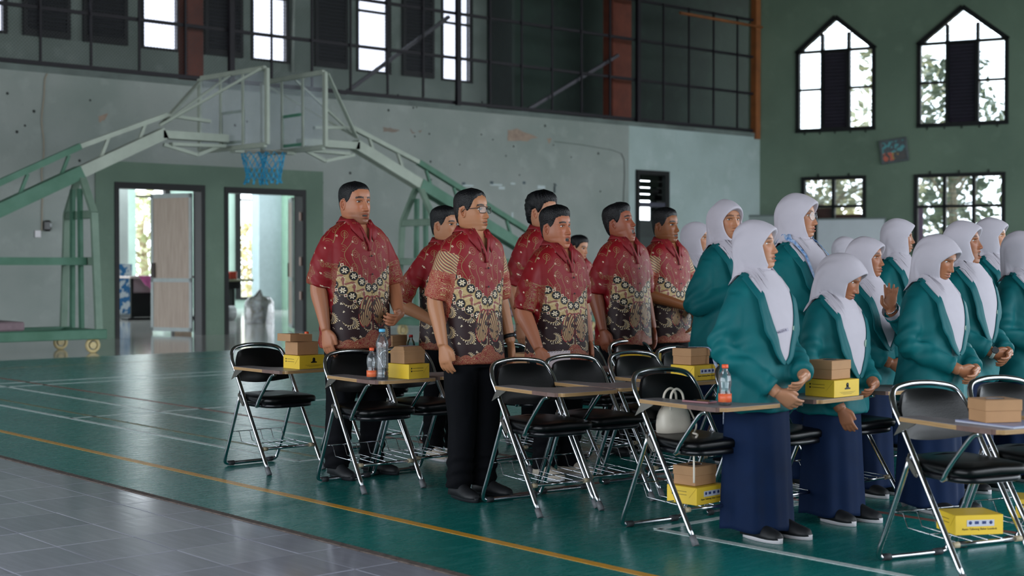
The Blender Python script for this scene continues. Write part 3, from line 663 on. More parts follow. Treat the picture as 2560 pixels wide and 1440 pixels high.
# end wall: picture, whiteboard, noticeboard
def bobj(u, z, off=-.02):
    p = Bp(u, z, off); return (p.x, p.y, p.z)
RB = math.atan2(-BD.x, -BD.y)+PI/2+PI    # local x runs along the wall
RBZ = math.atan2(BD.y, BD.x)
u, z = onB(2236, 377); pc = thing('framed_picture', 'small framed landscape painting hanging crooked on the green end wall', 'picture', bobj(u, z, -.05))
pc.rotation_euler = (0, math.radians(-7), RBZ); pw_, ph_ = .33, .29
for a, b, c, d in ((-pw_, pw_, ph_-.06, ph_), (-pw_, pw_, -ph_, -ph_+.06), (-pw_, -pw_+.06, -ph_+.0605, ph_-.0605), (pw_-.06, pw_, -ph_+.0605, ph_-.0605)):
    MB().cbox(a, b, -.03, .03, c, d, .008).build('frame_side', mat('picture_frame', '#4d5558', .5, var=.2), pc)
def picmat():
    m = bpy.data.materials.new('palm_shore_print'); m.use_nodes = True; nt = m.node_tree; E.nt = nt; b = nt.nodes['Principled BSDF']
    tc = nt.nodes.new('ShaderNodeTexCoord'); sp = nt.nodes.new('ShaderNodeSeparateXYZ'); nt.links.new(tc.outputs['Object'], sp.inputs[0]); x, z = E(sp.outputs[0]), E(sp.outputs[2])
    n = noise_at(nt, tc.outputs['Object'], 9, 4)
    c = emix(nt, n > .52, srgb('#0d2b33'), srgb('#2f8a8f')); lo = (z+n*.12) < .03
    c = emix(nt, lo, c, srgb('#151510')); c = emix(nt, lo & (x < -.02) & (n > .45), c, srgb('#b8451c')); c = emix(nt, lo & (x > -.05) & (x < .1) & (n > .55), c, srgb('#a07818'))
    nt.links.new(c, b.inputs['Base Color']); b.inputs['Roughness'].default_value = .3; return m
MB().box(-pw_+.06, pw_-.06, -.012, .0, -ph_+.06, ph_-.06).build('print', picmat(), pc)
M_wb = mat('whiteboard_enamel', '#bfc7cd', .3, var=.04, scale=2)
def panel(name, label, px0, px1, pyt, off, m, cat):
    ua, zt = onB(px0, pyt); ub, _ = onB(px1, pyt); o = thing(name, label, cat, bobj(ua, 0, -off)); o.rotation_euler = (0, 0, RBZ); w = ub-ua
    MB().cbox(.03, w-.03, -.012, .012, .75, zt-.03, .004).build('board_panel', m, o)
    for a, b, c, d in ((0, w, zt-.0295, zt+.01), (0, w, .71, .7495), (0, .0295, .75, zt-.03), (w-.0295, w, .75, zt-.03)): MB().cbox(a, b, -.02, .02, c, d, .004).build('board_frame', mat('thin_grey_frame', '#6f7a78', .5, .4), o)
    for a in (.15, w-.2): MB().box(a, a+.05, -.02, .02, 0, .7095).build('board_leg', mat('thin_grey_frame', '#6f7a78'), o)
panel('whiteboard', 'large white writing board standing against the green end wall behind the students', 2050, 2222, 548, .30, M_wb, 'whiteboard')
panel('display_board', 'pale grey display board standing in the corner beside the whiteboard', 1862, 2046, 540, .38, mat('pale_grey_board', '#8f9b98', .5, var=.06), 'board')
# ------------------------------------------------------------------ annex contents
yt = 30.5
tb = thing('office_table', 'grey and brown office table with black panel legs seen through the first doorway', 'table', (0, 0, 0))
xa, xb = onY(318, 700, yt).x, onY(440, 700, yt).x; zt = onY(380, 690, yt).z
MB().cbox(xa-.1, xb+.5, yt-.35, yt+.35, zt-.05, zt, .008).build('tabletop', mat('pale_table_laminate', '#b9aaa4', .4), tb)
for x, m in ((xa+.12, M_dark), (xb-.05, mat('orange_wood_end', '#9a6326', .5, var=.15))):
    MB().cbox(x, x+.5 if m is M_dark else x+.45, yt-.02, yt+.02, .06, zt-.051 if m is not M_dark else .62, .006).build('leg_panel', m, tb)
    MB().cbox(x-.2, x+.7, yt-.2, yt+.2, 0.002, .055, .015).build('foot_bar', M_dark, tb)
for x in (xa+.08, xb-.12): MB().box(x, x+.06, yt-.03, yt+.03, .056, zt-.051).build('leg_post', M_dark, tb)
MB().box(xa+.15, xb-.13, yt+.05, yt+.07, .55, zt-.051).build('modesty_panel', mat('mauve_modesty_panel', '#a89a9e', .5), tb)
def cloth(x0, x1, y0, z, tip, name, label):
    # thin cloth lying on the tabletop and hanging over its edge in a point
    n, k = 28, 18; P = np.zeros((k, n, 3))
    for i in range(k):
        for j in range(n):
            s = j/(n-1); t = i/(k-1); drop = max(0, t-.3)/.7; L = (.1+.62*max(0, 1-abs(s-.72)/.45)+.34*max(0, 1-abs(s-.25)/.5))*tip
            wv = .025*math.sin(s*22)*drop
            P[i, j] = (x0+(x1-x0)*(s*(1-.25*drop)+.16*drop), (y0+.25-.26*min(1, t/.3))-.012-wv-.02*drop, z+.004-L*drop+(.004*math.sin(s*31) if t < .3 else 0))
    m = MB().grid(P); o = m.build(name, mat('pink_satin', '#cf5f9e', .5, col2='#b04a88', scale=4, sheen=.3)); md = o.modifiers.new('t', 'SOLIDIFY'); md.thickness = .004
    tag(o, label, 'cloth'); return o
cloth(xa+.1, xa+1.05, yt-.35, zt, .75, 'pink_cloth', 'pink cloth draped over the table edge in the first doorway')
bn = onY(330, 745, 31.5); xb0 = onY(316, 745, 31.5).x
st_ = thing('banner_stand', 'narrow blue and white banner standing beside the office table', 'banner', (bn.x-.1, 31.6, 0))
def banmat():
    m = bpy.data.materials.new('blue_white_banner'); m.use_nodes = True; nt = m.node_tree; E.nt = nt; b = nt.nodes['Principled BSDF']
    tc = nt.nodes.new('ShaderNodeTexCoord'); n = noise_at(nt, tc.outputs['Object'], 5, 2); nt.links.new(emix(nt, n > .5, srgb('#c9d6de'), srgb('#1f6fa8')), b.inputs['Base Color']); return m
MB().box(-.25, .15, -.006, .006, .1, 1.28).build('banner_sheet', banmat(), st_); MB().cbox(-.27, .17, -.08, .08, .002, .0995, .02).build('banner_base', mat('aluminium_base', '#8f9599', .4, .7), st_)
ys = 30.0; x0, x1 = onY(540, 700, ys).x, onY(618, 700, ys).x; zs_ = onY(590, 698, ys).z
sh = thing('side_desk', 'dark edged desk seen through the second doorway with a red packet on it', 'desk', (0, 0, 0))
MB().cbox(x0, x1, ys-.3, ys+.3, zs_-.05, zs_, .006).build('desktop', mat('olive_desk_edge', '#8a8a70', .5), sh); MB().box(x0, x1-.35, ys-.25, ys+.25, zs_-.22, zs_-.051).build('drawer_unit', M_dark, sh)
for x in (x0+.05, x1-.5): MB().box(x, x+.05, ys-.2, ys+.2, 0.002, zs_-.2205 if x < x1-.6 else zs_-.2205).build('leg', M_dark, sh)
def pack(px0, px1, pyt, pyb, name, label, c, cat, d=.2):
    a, b = onY(px0, pyb, ys), onY(px1, pyt, ys); o = MB().cbox(a.x, b.x, ys-d/2, ys+d/2, zs_+.002, zs_+b.z-a.z, .02).build(name, mat(name+'_card', c, .4, var=.15, scale=8)); return tag(o, label, cat)
pack(569, 588, 676, 696, 'red_packet', 'red plastic packet lying on the desk in the second doorway', '#c23c24', 'packet'); pack(556, 567, 680, 697, 'blue_packet', 'small blue packet beside the red packet on the desk', '#4a6a9c', 'packet', .15)
bxp = G(649, 808); bx2 = thing('carton_bundle', 'brown cardboard carton under a clear plastic sheet on the annex floor', 'carton', (bxp.x, bxp.y, 0), .65)
for k in range(2): MB().cbox(-.27+.275*k, -.005+.275*k, -.2, .2, .003, .42, .008).build('carton', mat('brown_kraft_far', '#8d7448', .7, var=.12), bx2)
MB().cbox(-.1, .1, -.215, -.2005, .1, .3, .004).build('carton_flap', mat('dark_kraft_gap', '#6a5332', .8), bx2)
P = []; rg = random.Random(4)
for i, (s, zz) in enumerate(((1.12, .0), (1.18, .2), (1.1, .44), (.8, .54), (.3, .57), (.05, .7))):
    P.append([(s*(.29*math.copysign(abs(math.cos(a))**.5, math.cos(a)))-.03+rg.uniform(-.02, .02), s*(.23*math.copysign(abs(math.sin(a))**.5, math.sin(a)))+rg.uniform(-.02, .02), zz+.004+rg.uniform(-.015, .03)*(zz > .1)) for a in np.linspace(0, 2*PI, 22, endpoint=False)])
MB().loft(P, cap=False).build('plastic_sheet', glass('cloudy_plastic', (.85, .88, .9), .25, .15, .55, (.8, .83, .86), 6), bx2)
rl = G(568, 800); tag(MB().tube([(rl.x-.3, rl.y-.1, .17), (rl.x+.1, rl.y-.1, .17)], .16, 14).build('plastic_roll', mat('white_plastic_roll', '#c9cdd0', .4)), 'white plastic roll on the annex floor at the edge of the second doorway', 'roll')
# ------------------------------------------------------------------ trees outside the windows
def leafmat(n, a, b): return mat(n, a, .5, col2=b, scale=1.2)
M_lf = [leafmat('leaf_green', '#a3b08a', '#6f8068'), leafmat('leaf_pale', '#e0dcbc', '#b4b48c'), leafmat('leaf_yellow', '#ead9a4', '#bfae78')]
def tree(label, x, y, z0, h, r, n, ls, seed, mi):
    t = thing('garden_tree', label, 'tree', (x, y, z0)); rg = random.Random(seed)
    MB().tube(bez([(0, 0, 0), (.1, .05, h*.4), (-.05, .1, h*.8)], 5), [.16*(1-.04*k) for k in range(11)], 8).build('trunk', mat('pale_bark', '#b3a084', .8, var=.2), t)
    bm_ = MB()
    for k in range(7):
        a = rg.uniform(0, 2*PI); z = h*rg.uniform(.3, .75); bm_.tube(bez([(0, 0, z), (r*.5*math.cos(a), r*.5*math.sin(a), z+h*.12), (r*math.cos(a), r*math.sin(a), z+h*.2)], 4), [.06*(1-.08*q) for q in range(9)], 6)
    bm_.build('branches', mat('pale_bark', '#b3a084'), t); m = MB()
    for k in range(n):
        a, zz, q = rg.uniform(0, 2*PI), rg.uniform(-1, 1), r*rg.uniform(.25, 1)
        c = np.array([q*math.cos(a)*math.sqrt(max(0, 1-zz*zz*.8)), q*math.sin(a)*math.sqrt(max(0, 1-zz*zz*.8)), h*.62+zz*h*.45]); d = unit([rg.uniform(-1, 1), rg.uniform(-1, 1), rg.uniform(-1, .3)]); s = unit(np.cross(d, [rg.uniform(-1, 1), rg.uniform(-1, 1), 1])); l = ls*rg.uniform(.6, 1.3)
        m.add([c, c+d*l*.5+s*l*.24, c+d*l, c+d*l*.5-s*l*.24], [(0, 1, 2, 3)], False)
    m.build('foliage', M_lf[mi], t)
def Bq(u, off): p = Bp(u, 0, off); return p.x, p.y
for i, (u, off, h, r, n, ls, mi, lb) in enumerate(((.4, 4.4, 4.0, 1.25, 800, .34, 1, 'pale leafy tree outside the square window nearest the corner'), (3.7, 5.4, 6.6, 1.6, 1300, .36, 0, 'tall green tree outside the gabled window nearest the picture edge'), (6.7, 3.4, 3.8, 1.4, 900, .36, 2, 'yellowish banana-like tree outside the wide square window'), (1.6, 8.0, 7.4, 1.9, 1200, .36, 1, 'tall pale tree outside the gabled window nearest the corner'), (6.6, 8.5, 8.0, 2.0, 1300, .36, 2, 'tallest yellowish tree farthest outside behind the end wall windows'))):
    x, y = Bq(u, off); tree(lb, x, y, -.12, h, r, n, ls, 20+i, mi)
x = onY(382, 600, YB+3.5).x; tree('pale sunlit tree beyond the annex window of the first doorway', x-.3, YB+3.6, -.12, 3.4, 1.5, 900, .30, 41, 1)
x = onY(618, 600, YB+4).x; tree('yellowish tree beyond the annex window of the second doorway', x+.6, YB+4.4, -.12, 2.6, 1.4, 700, .30, 42, 2)
# ------------------------------------------------------------------ people
def remesh(V, F, vox, it=2):
    me = bpy.data.meshes.new('tmp'); me.from_pydata([tuple(p) for p in V], [], F)
    o = bpy.data.objects.new('tmp', me); COL.objects.link(o)
    md = o.modifiers.new('r', 'REMESH'); md.mode = 'VOXEL'; md.voxel_size = vox
    dg = bpy.context.evaluated_depsgraph_get(); ev = o.evaluated_get(dg); m2 = ev.to_mesh()
    n = len(m2.vertices); P = np.empty(n*3); m2.vertices.foreach_get('co', P); P = P.reshape(-1, 3)
    q = np.empty(len(m2.loops), dtype=np.int64); m2.loops.foreach_get('vertex_index', q); lt = np.empty(len(m2.polygons), dtype=np.int64); m2.polygons.foreach_get('loop_total', lt)
    Q = q.reshape(-1, 4) if len(lt) and lt.min() == 4 == lt.max() else None
    if Q is None:
        st = np.cumsum(lt)-lt; Q = np.array([[q[a+k] if k < l else q[a+l-1] for k in range(4)] for a, l in zip(st, lt)])
    ev.to_mesh_clear(); bpy.data.objects.remove(o); bpy.data.meshes.remove(me)
    return smoothv(P, Q, it), Q
def smoothv(P, Q, it):
    e = np.concatenate([Q[:, [0, 1]], Q[:, [1, 2]], Q[:, [2, 3]], Q[:, [3, 0]]]); e = np.concatenate([e, e[:, ::-1]])
    c = np.bincount(e[:, 0], minlength=len(P)).astype(float)[:, None]; c[c == 0] = 1
    for _ in range(it):
        S = np.stack([np.bincount(e[:, 0], weights=P[e[:, 1], k], minlength=len(P)) for k in range(3)], 1); P = .4*P+.6*S/c
    return P
def vnorm(P, Q):
    n = np.cross(P[Q[:, 2]]-P[Q[:, 0]], P[Q[:, 3]]-P[Q[:, 1]]); N = np.zeros_like(P)
    for k in range(4):
        for a in range(3): N[:, a] += np.bincount(Q[:, k], weights=n[:, a], minlength=len(P))
    l = np.linalg.norm(N, axis=1)[:, None]; l[l == 0] = 1; return N/l
def npmesh(name, P, Q, m, parent, attr=None, col=None, smooth=True):
    me = bpy.data.meshes.new(name); me.vertices.add(len(P)); me.vertices.foreach_set('co', np.asarray(P, dtype=np.float32).ravel())
    Q = np.asarray(Q); k = Q.shape[1]; me.loops.add(Q.size); me.loops.foreach_set('vertex_index', Q.ravel().astype(np.int32)); me.polygons.add(len(Q))
    me.polygons.foreach_set('loop_start', np.arange(0, Q.size, k, dtype=np.int32)); me.update(calc_edges=True); me.validate()
    me.polygons.foreach_set('use_smooth', [smooth]*len(me.polygons)); me.materials.append(m)
    if attr is not None: a = me.attributes.new('bat', 'FLOAT_VECTOR', 'POINT'); a.data.foreach_set('vector', np.asarray(attr, dtype=np.float32).ravel())
    if col is not None:
        a = me.attributes.new('tone', 'FLOAT_COLOR', 'POINT'); c = np.ones((len(P), 4), dtype=np.float32); c[:, :3] = col; a.data.foreach_set('color', c.ravel())
    return link(name, me, parent)
def sring(cx, cy, cz, rx, ry, n=28, e=2.3, tilt=0.):
    A = np.linspace(0, 2*PI, n, endpoint=False); c, s = np.cos(A), np.sin(A)
    x = cx+rx*np.sign(c)*np.abs(c)**(2/e); y = cy+ry*np.sign(s)*np.abs(s)**(2/e)
    return np.stack([x, y, np.full(n, cz)+tilt*(y-cy)], 1)
def limb(pts, rad, n=14, flat=1.):
    m = MB(); pts = bez(pts, 6); k = len(pts); R = np.interp(np.linspace(0, 1, k), np.linspace(0, 1, len(rad)), rad)
    m.tube(pts, R, n); return m
def wob(P, seed, fr, dirs=None, n=4):
    rg = np.random.RandomState(seed); o = np.zeros(len(P))
    for _ in range(n):
        d = rg.normal(size=3) if dirs is None else np.asarray(dirs[_ % len(dirs)], float)+rg.normal(size=3)*.18
        d = d/np.linalg.norm(d); d2 = rg.normal(size=3); f = fr*rg.uniform(.6, 1.5)
        s = np.sin(P@d*f+1.6*np.sin(P@d2*f*.45+rg.uniform(0, 6))+rg.uniform(0, 6)); o += (1-2*np.abs(s))*.6+s*.4
    return o/n
# skin, hair and cloth
def tonemat(name, rough, bump=0., spec=.4, sss=0.):
    m = bpy.data.materials.new(name); m.use_nodes = True; nt = m.node_tree; b = nt.nodes['Principled BSDF']
    a = nt.nodes.new('ShaderNodeAttribute'); a.attribute_name = 'tone'; nt.links.new(a.outputs['Color'], b.inputs['Base Color'])
    b.inputs['Roughness'].default_value = rough; b.inputs['Specular IOR Level'].default_value = spec
    if bump:
        tc = nt.nodes.new('ShaderNodeTexCoord'); n = noise_at(nt, tc.outputs['Object'], 220, 3) if not setattr(E, 'nt', nt) else None
        bp = nt.nodes.new('ShaderNodeBump'); bp.inputs['Strength'].default_value = bump; bp.inputs['Distance'].default_value = .002
        nt.links.new(n.k, bp.inputs['Height']); nt.links.new(bp.outputs[0], b.inputs['Normal'])
    return m
M_skin = tonemat('skin', .42, .12); M_eye = tonemat('eye', .12, 0, .6)
M_hair = mat('black_hair', '#08080c', .42, var=.3, scale=60, bump=.5, bscale=160, spec=.3)
M_trous = mat('black_trouser_cloth', '#07080d', .85, var=.15, scale=40, bump=.15, bscale=300, spec=.15)
M_blaz = mat('teal_blazer_cloth', '#056468', .6, col2='#04595f', scale=5, bump=.08, bscale=500, spec=.25); M_blazd = mat('teal_lapel_cloth', '#045a60', .6, bump=.08, bscale=500, spec=.25)
M_skirt = mat('navy_skirt_cloth', '#061c3c', .8, var=.1, scale=8, bump=.1, bscale=400, spec=.2)
M_scarf = mat('white_scarf_cloth', '#b9b3bd', .8, var=.03, scale=10, bump=.06, bscale=600, spec=.2)
M_shoeb = mat('black_shoe_canvas', '#0d0f14', .6, var=.2, scale=30); M_sole = mat('white_rubber_sole', '#c9c4c8', .6); M_soled = mat('black_rubber_sole', '#12141a', .6)
M_shoew = mat('cream_shoe_suede', '#b9ad9e', .8, var=.1, scale=12); M_red = mat('plain_red_collar_cloth', '#7e0c17', .65, bump=.1, bscale=400)
def batik():
    m = bpy.data.materials.new('red_and_brown_batik'); m.use_nodes = True; nt = m.node_tree; E.nt = nt; b = nt.nodes['Principled BSDF']
    at = nt.nodes.new('ShaderNodeAttribute'); at.attribute_name = 'bat'; sp = nt.nodes.new('ShaderNodeSeparateXYZ'); nt.links.new(at.outputs['Vector'], sp.inputs[0])
    u, v, fl = E(sp.outputs[0]), E(sp.outputs[1]), E(sp.outputs[2]); a = u.abs(); vec = at.outputs['Vector']
    nz = noise_at(nt, vec, 30, 3); nb = noise_at(nt, vec, 9, 2); nf = noise_at(nt, vec, 90, 2)
    red, dark, cream, gold, black, pale = srgb('#7f0a16'), srgb('#260e12'), srgb('#b89f70'), srgb('#8a7148'), srgb('#0e0c16'), srgb('#d8c8ac')
    wine = srgb('#7c2430')
    ca, sa = .82, .57
    ba = a*ca+(v-.335)*sa; bb = (v-.335)*ca-a*sa
    # ground colours
    redz = bb > .0; band = (bb > -.098) & redz.inv()
    c = emix(nt, redz, dark, red)
    # vines on the red: slender wavering stems with curled ends, scattered stars
    wv = u+(v*38.).sin()*.012+(v*17.+u*9.).sin()*.016
    stem = (wv.cell(.040).abs() < .0015) & ((v*23.+u*31.).sin() > -.45)
    cu, cv = (u+.01).cell(.066), (v+.02+u*.5).cell(.078); rr = hyp(cu, cv); th = at2(cu, cv)
    curl = ((rr*95.-th/6.2832).fr() < .2) & (rr < .024) & (rr > .003)
    su, sv = u.cell(.085), (v+u*.4).cell(.075); sr = hyp(su, sv); st5 = sr < ((at2(su, sv)*5.).cos()*.002+.0048)
    c = emix(nt, redz & (stem | curl), c, gold); c = emix(nt, redz & st5, c, pale); c = emix(nt, redz & (sr < .0022), c, wine)
    # cream band with brown-red waves
    c = emix(nt, band, c, cream); w1 = (bb+.049+(ba*88.).sin()*.017).abs(); w2 = (bb+.052+(ba*88.+1.2).sin()*.02).abs()
    c = emix(nt, band & ((w1 < .0075) | (hyp(ba.cell(.071), bb+.049) < .011)), c, srgb('#8a4d4a')); c = emix(nt, band & (w2 < .0022), c, pale)
    c = emix(nt, band & (nf > .62), c, gold)
    # rosettes in two rows
    for off in (0.0, .098):
        x = ba.cell(.0575); y = bb+off; r = hyp(x, y); t = at2(x, y)
        c = emix(nt, r < .0275, c, gold); c = emix(nt, r < .0245, c, black)
        c = emix(nt, (r < ((t*3.).cos().abs()*.0135+.004)) & (r > .004), c, pale); c = emix(nt, r < .003, c, gold)
        x2 = (ba+.0287).cell(.0575); y2 = y+(.016 if off else -.018); dd = x2.abs()+y2.abs()
        c = emix(nt, dd < .0115, c, pale); c = emix(nt, dd < .0065, c, srgb('#7c3a38'))
    # dark field: serrated paisley hooks and three-dot clusters
    dk = bb < -.128
    x, y = (u-.03).cell(.108), (v+.035+u*.25).cell(.112); r = hyp(x, y); t = at2(y, x)
    sw = (t/6.2832+r*9.5).fr(); tooth = (t*22.).sin()*.05
    hook = (sw < (tooth+.36)) & (r > .010) & (r < .047)
    c = emix(nt, dk & hook, c, gold); c = emix(nt, dk & hook & (sw < .2) & (sw > .06), c, dark); c = emix(nt, dk & hook & ((t*22.).sin() > .6), c, pale)
    x, y = (u+v*.3).cell(.041), v.cell(.047); d3 = hyp(x.abs()-.004, y) ; dot = (d3 < .0034) | (hyp(x, y-.006) < .0032)
    c = emix(nt, dk & (r > .050) & dot, c, pale)
    # winged medallion at the front edge
    wx, wy = a-.046+(v-.215)*.12, v-.215; wr = hyp(wx/.046, wy/.092); wing = wr < 1.0; wt = at2(wx+.03, wy+.12)
    fe = ((wt*9.+hyp(wx, wy+.12)*26.).fr()); c = emix(nt, wing, c, cream); c = emix(nt, wing & (fe < .34), c, srgb('#4a3a2c')); c = emix(nt, wing & (fe > .78), c, srgb('#7c1a24')); c = emix(nt, wing & (wr > .93), c, srgb('#8c1a24'))
    c = emix(nt, (a < .006) & (v < .30), c, srgb('#4a1418')); c = emix(nt, wing & (nz > .56), c, srgb('#3a2a26'))
    # hem: red ground with cream worm lines, scalloped upper edge
    hem = v < ((u*55.).sin().abs()*.012+.045+E.m('MAXIMUM', .05-a*.55, 0.0)*1.3)
    wn = (noise_at(nt, vec, 75, 1)*9.).fr(); c = emix(nt, hem & (wing.inv()), c, srgb('#7a0f1a')); c = emix(nt, hem & wing.inv() & (wn < .22), c, cream)
    # sleeves: plain red with stars (1) or ornate (2)
    sl = fl > .5; sl2 = fl > 1.5
    s = emix(nt, st5, red, pale); s = emix(nt, (v > .13) & (nb > .5) & ((nz*14.).fr() < .3), s, gold)
    s2 = emix(nt, (v < .12), srgb('#8e1722'), cream); s2 = emix(nt, (v < .12) & ((u*40.+v*60.).fr() < .55), s2, srgb('#6b6154')); s2 = emix(nt, (v < .12) & ((u*40.+v*60.).fr() < .25), s2, srgb('#8c2028')); s2 = emix(nt, (v > .12) & (wn < .25), s2, cream)
    c = emix(nt, sl, c, s); c = emix(nt, sl2, c, s2)
    nt.links.new(c, b.inputs['Base Color']); b.inputs['Roughness'].default_value = .55; b.inputs['Specular IOR Level'].default_value = .35
    bp = nt.nodes.new('ShaderNodeBump'); bp.inputs['Strength'].default_value = .08; bp.inputs['Distance'].default_value = .002
    nt.links.new(noise_at(nt, vec, 500, 2).k, bp.inputs['Height']); nt.links.new(bp.outputs[0], b.inputs['Normal']); return m
M_batik = batik()
g_ = lambda x, s: np.exp(-(x/s)**2)
HT = np.array([(-.205, .05, .062, .078), (-.165, .036, .066, .062), (-.137, .034, .068, .057), (-.124, .055, .071, .054), (-.117, .076, .073, .047), (-.110, .086, .074, .047), (-.098, .090, .076, .052), (-.08, .0905, .079, .0585), (-.06, .0895, .083, .064),
               (-.035, .0885, .089, .0685), (-.012, .088, .094, .071), (.008, .0885, .0975, .0728), (.03, .0905, .1, .0745), (.05, .088, .1, .0755), (.07, .081, .096, .0725), (.088, .066, .085, .063), (.101, .047, .064, .047), (.109, .028, .038, .028), (.113, .012, .016, .012), (.1145, .0005, .0005, .0005)])
NA = 100
_w = np.linspace(-1, 1, NA, endpoint=False); ANG = PI*(.55*_w+.45*_w**3)          # denser at the front (angle 0 = face)
def head_surface(nz_=108, jaw=1., fat=0.):
    s = np.linspace(0, 1, len(HT)); q = np.linspace(0, 1, nz_)
    # spend more rings between chin and brow
    z = np.interp(q, [0, .09, .16, .26, .50, .84, 1], [-.205, -.15, -.119, -.103, -.052, .032, .1145]); zs = HT[:, 0]
    f, b, w = (np.interp(z, zs, HT[:, k]) for k in (1, 2, 3))
    ker = np.array([1, 2, 3, 2, 1.])/9
    for arr in (f, b, w):
        p = np.pad(arr, 2, mode='edge'); sm = np.convolve(p, ker, 'valid'); arr[3:-4] = sm[3:-4]
    w = w*(1+fat*.10*g_(z+.06, .05)); f = f*(1+fat*.02)
    c, sn = np.cos(ANG), np.sin(ANG); n = 2.25; cs, ss = np.sign(c)*np.abs(c)**(2/n), np.sign(sn)*np.abs(sn)**(2/n)
    X = w[:, None]*ss[None]; Y = -np.where(c[None] > 0, f[:, None]*cs[None], b[:, None]*cs[None]); Z = np.repeat(z[:, None], NA, 1)
    return X, Y, Z, c
def make_head(skin, mouth=0., stub=0., fade=0., brow=1., fat=0., lipc=None, lid=0.):
    X, Y, Z, c = head_surface(fat=fat); front = np.clip(c, 0, 1)[None]**.5*np.ones_like(Z); ax = np.abs(X); D = np.zeros_like(Z)
    A = np.interp(Z, [-.061, -.055, -.050, -.043, -.034, -.02, -.003, .012, .03], [0, .005, .022, .0265, .0225, .015, .008, .003, 0]); S = np.interp(Z, [-.055, -.042, -.02, .01], [.0135, .0125, .0095, .0085])
    D += A*g_(X, S); D += .0105*g_(ax-.0165, .006)*g_(Z+.0465, .007)
    D -= .0105*g_(ax-.031, .0165)*g_(Z-.0005, .0115); D += .0045*g_(Z-.0175, .0075)*g_(ax-.03, .03); D += .0025*g_(ax-.031, .013)*g_(Z-.0085, .0032)
    D += .0022*g_(ax-.031, .012)*g_(Z+.0075, .003)
    D += .004*g_(ax-.043, .018)*g_(Z+.03, .02); D += .0045*g_(Z+.075, .02)*g_(X, .028)
    D += .0068*g_(Z+.0675, .0044)*g_(X, .020)+.0078*g_(Z+.0815, .0052)*g_(X, .0175)-.0055*g_(Z+.0742, .0022)*g_(X, .023); D -= .0025*g_(Z+.0935, .005)*g_(X, .02); D += .004*g_(Z+.106, .009)*g_(X, .018)
    if mouth:
        low = 1/(1+np.exp((Z+.0745)*900)); jw = low*front*g_(np.maximum(0, -.06-Z-.06), .06); Z = Z-mouth*.024*np.clip(low*front*1.0, 0, 1)*np.interp(Z, [-.165, -.12, -.0745, -.07], [0, 1, 1, 0])
        gap = np.clip(1-np.abs((Z+.0745+mouth*.0125)/(.0150*mouth+.001))**2.2, 0, 1)*np.clip(1-(ax/(.0235-.003*mouth))**2, 0, 1)
        D -= .02*gap
    Y = Y-D*front; V = np.stack([X, Y, Z], 2)
    col = np.zeros(V.shape)+np.array(skin)
    def mixc(k, cc): k = np.clip(k, 0, 1)[..., None]; return col*(1-k)+np.array(cc)*k
    fr = (c[None] > .15)*np.ones_like(Z); Zl = Z+(mouth*.024*(Z < -.078) if mouth else 0)
    col = mixc(.55*g_(ax-.035, .02)*g_(Z+.03, .02)*fr, np.array(skin)*np.array([1.05, .82, .78])); col = mixc(.5*g_(X, .013)*g_(Z+.045, .012)*fr, np.array(skin)*np.array([1.02, .8, .75]))
    lc = lipc or tuple(np.array(skin)*np.array([.78, .46, .5])); col = mixc(np.clip(1.6*(g_(Zl+.0675, .0048)*g_(X, .021)+g_(Zl+.0815, .0055)*g_(X, .019))-.25, 0, 1)*fr, lc)
    if not mouth: col = mixc(g_(Z+.0742, .0018)*g_(X, .021)*fr*.9, tuple(np.array(skin)*.2))
    bz = .0215+.004*(1-((ax-.031)/.022)**2); col = mixc((np.abs(Z-bz) < .0052)*(np.abs(ax-.032) < .022)*fr*.93*brow, (.012, .008, .007))
    col = mixc(g_(Z-.0072+.0035*((ax-.031)/.013)**2, .0022)*(np.abs(ax-.031) < .017)*fr*.8, (.012, .008, .008)); col = mixc(g_(Z+.006, .0022)*(np.abs(ax-.031) < .014)*fr*.35, np.array(skin)*.3)
    if stub:
        k = np.clip((-.052-Z)/.01, 0, 1)*np.clip((Z+.135)/.02, 0, 1)*np.clip((c[None]-.15)*3, 0, 1)*(1-g_(Zl+.0742, .011)*g_(X, .024))*(1-.6*g_(ax-.05, .02)*g_(Z+.06, .02)); col = mixc(k*stub, (.03, .024, .022))
    if fade: col = mixc(fade*np.clip((Z+.02)/.06, 0, 1)*np.clip((.55-c[None])*2.2, 0, 1), (.03, .025, .024))
    if mouth: col = mixc(gap*1.6, (.02, .006, .006)); col = mixc((gap > .25)*(np.abs(Z+.0745+mouth*.003) < .0028)*(ax < .012)*.85, (.55, .5, .45))
    return V, col
def fsurf(V, x, z):                      # face depth at (x,z)
    d = (V[..., 0]-x)**2+(V[..., 2]-z)**2+(V[..., 1] > 0)*1.; return V.reshape(-1, 3)[np.argmin(d)][1]
def gridq(a, b, wrap=True):
    i, j = np.meshgrid(np.arange(a-1), np.arange(b if wrap else b-1), indexing='ij'); j2 = (j+1) % b
    return np.stack([i*b+j, i*b+j2, (i+1)*b+j2, (i+1)*b+j], -1).reshape(-1, 4)
def ear(sd):
    U = np.linspace(0, 2*PI, 18, endpoint=False); R = np.linspace(0.02, 1, 7); P = np.zeros((7, 18, 3))
    for i, r in enumerate(R):
        z = .031*r*np.sin(U)*(1-.12*np.cos(U)); y = .0185*r*np.cos(U)*(1+.25*np.sin(U)); x = .004-.010*math.exp(-((r-.45)/.25)**2)+.004*math.exp(-((r-.85)/.12)**2)-.006*(r > .97)
        P[i] = np.stack([np.full(18, x)+.25*y, y, z], 1)
    P[..., 0] += .0; return P, gridq(7, 18)
HL = [(0, .066), (.5, .064), (.95, .05), (1.2, .012), (1.45, -.012), (1.62, .022), (1.95, .012), (2.2, -.03), (2.6, -.07), (3.15, -.082)]
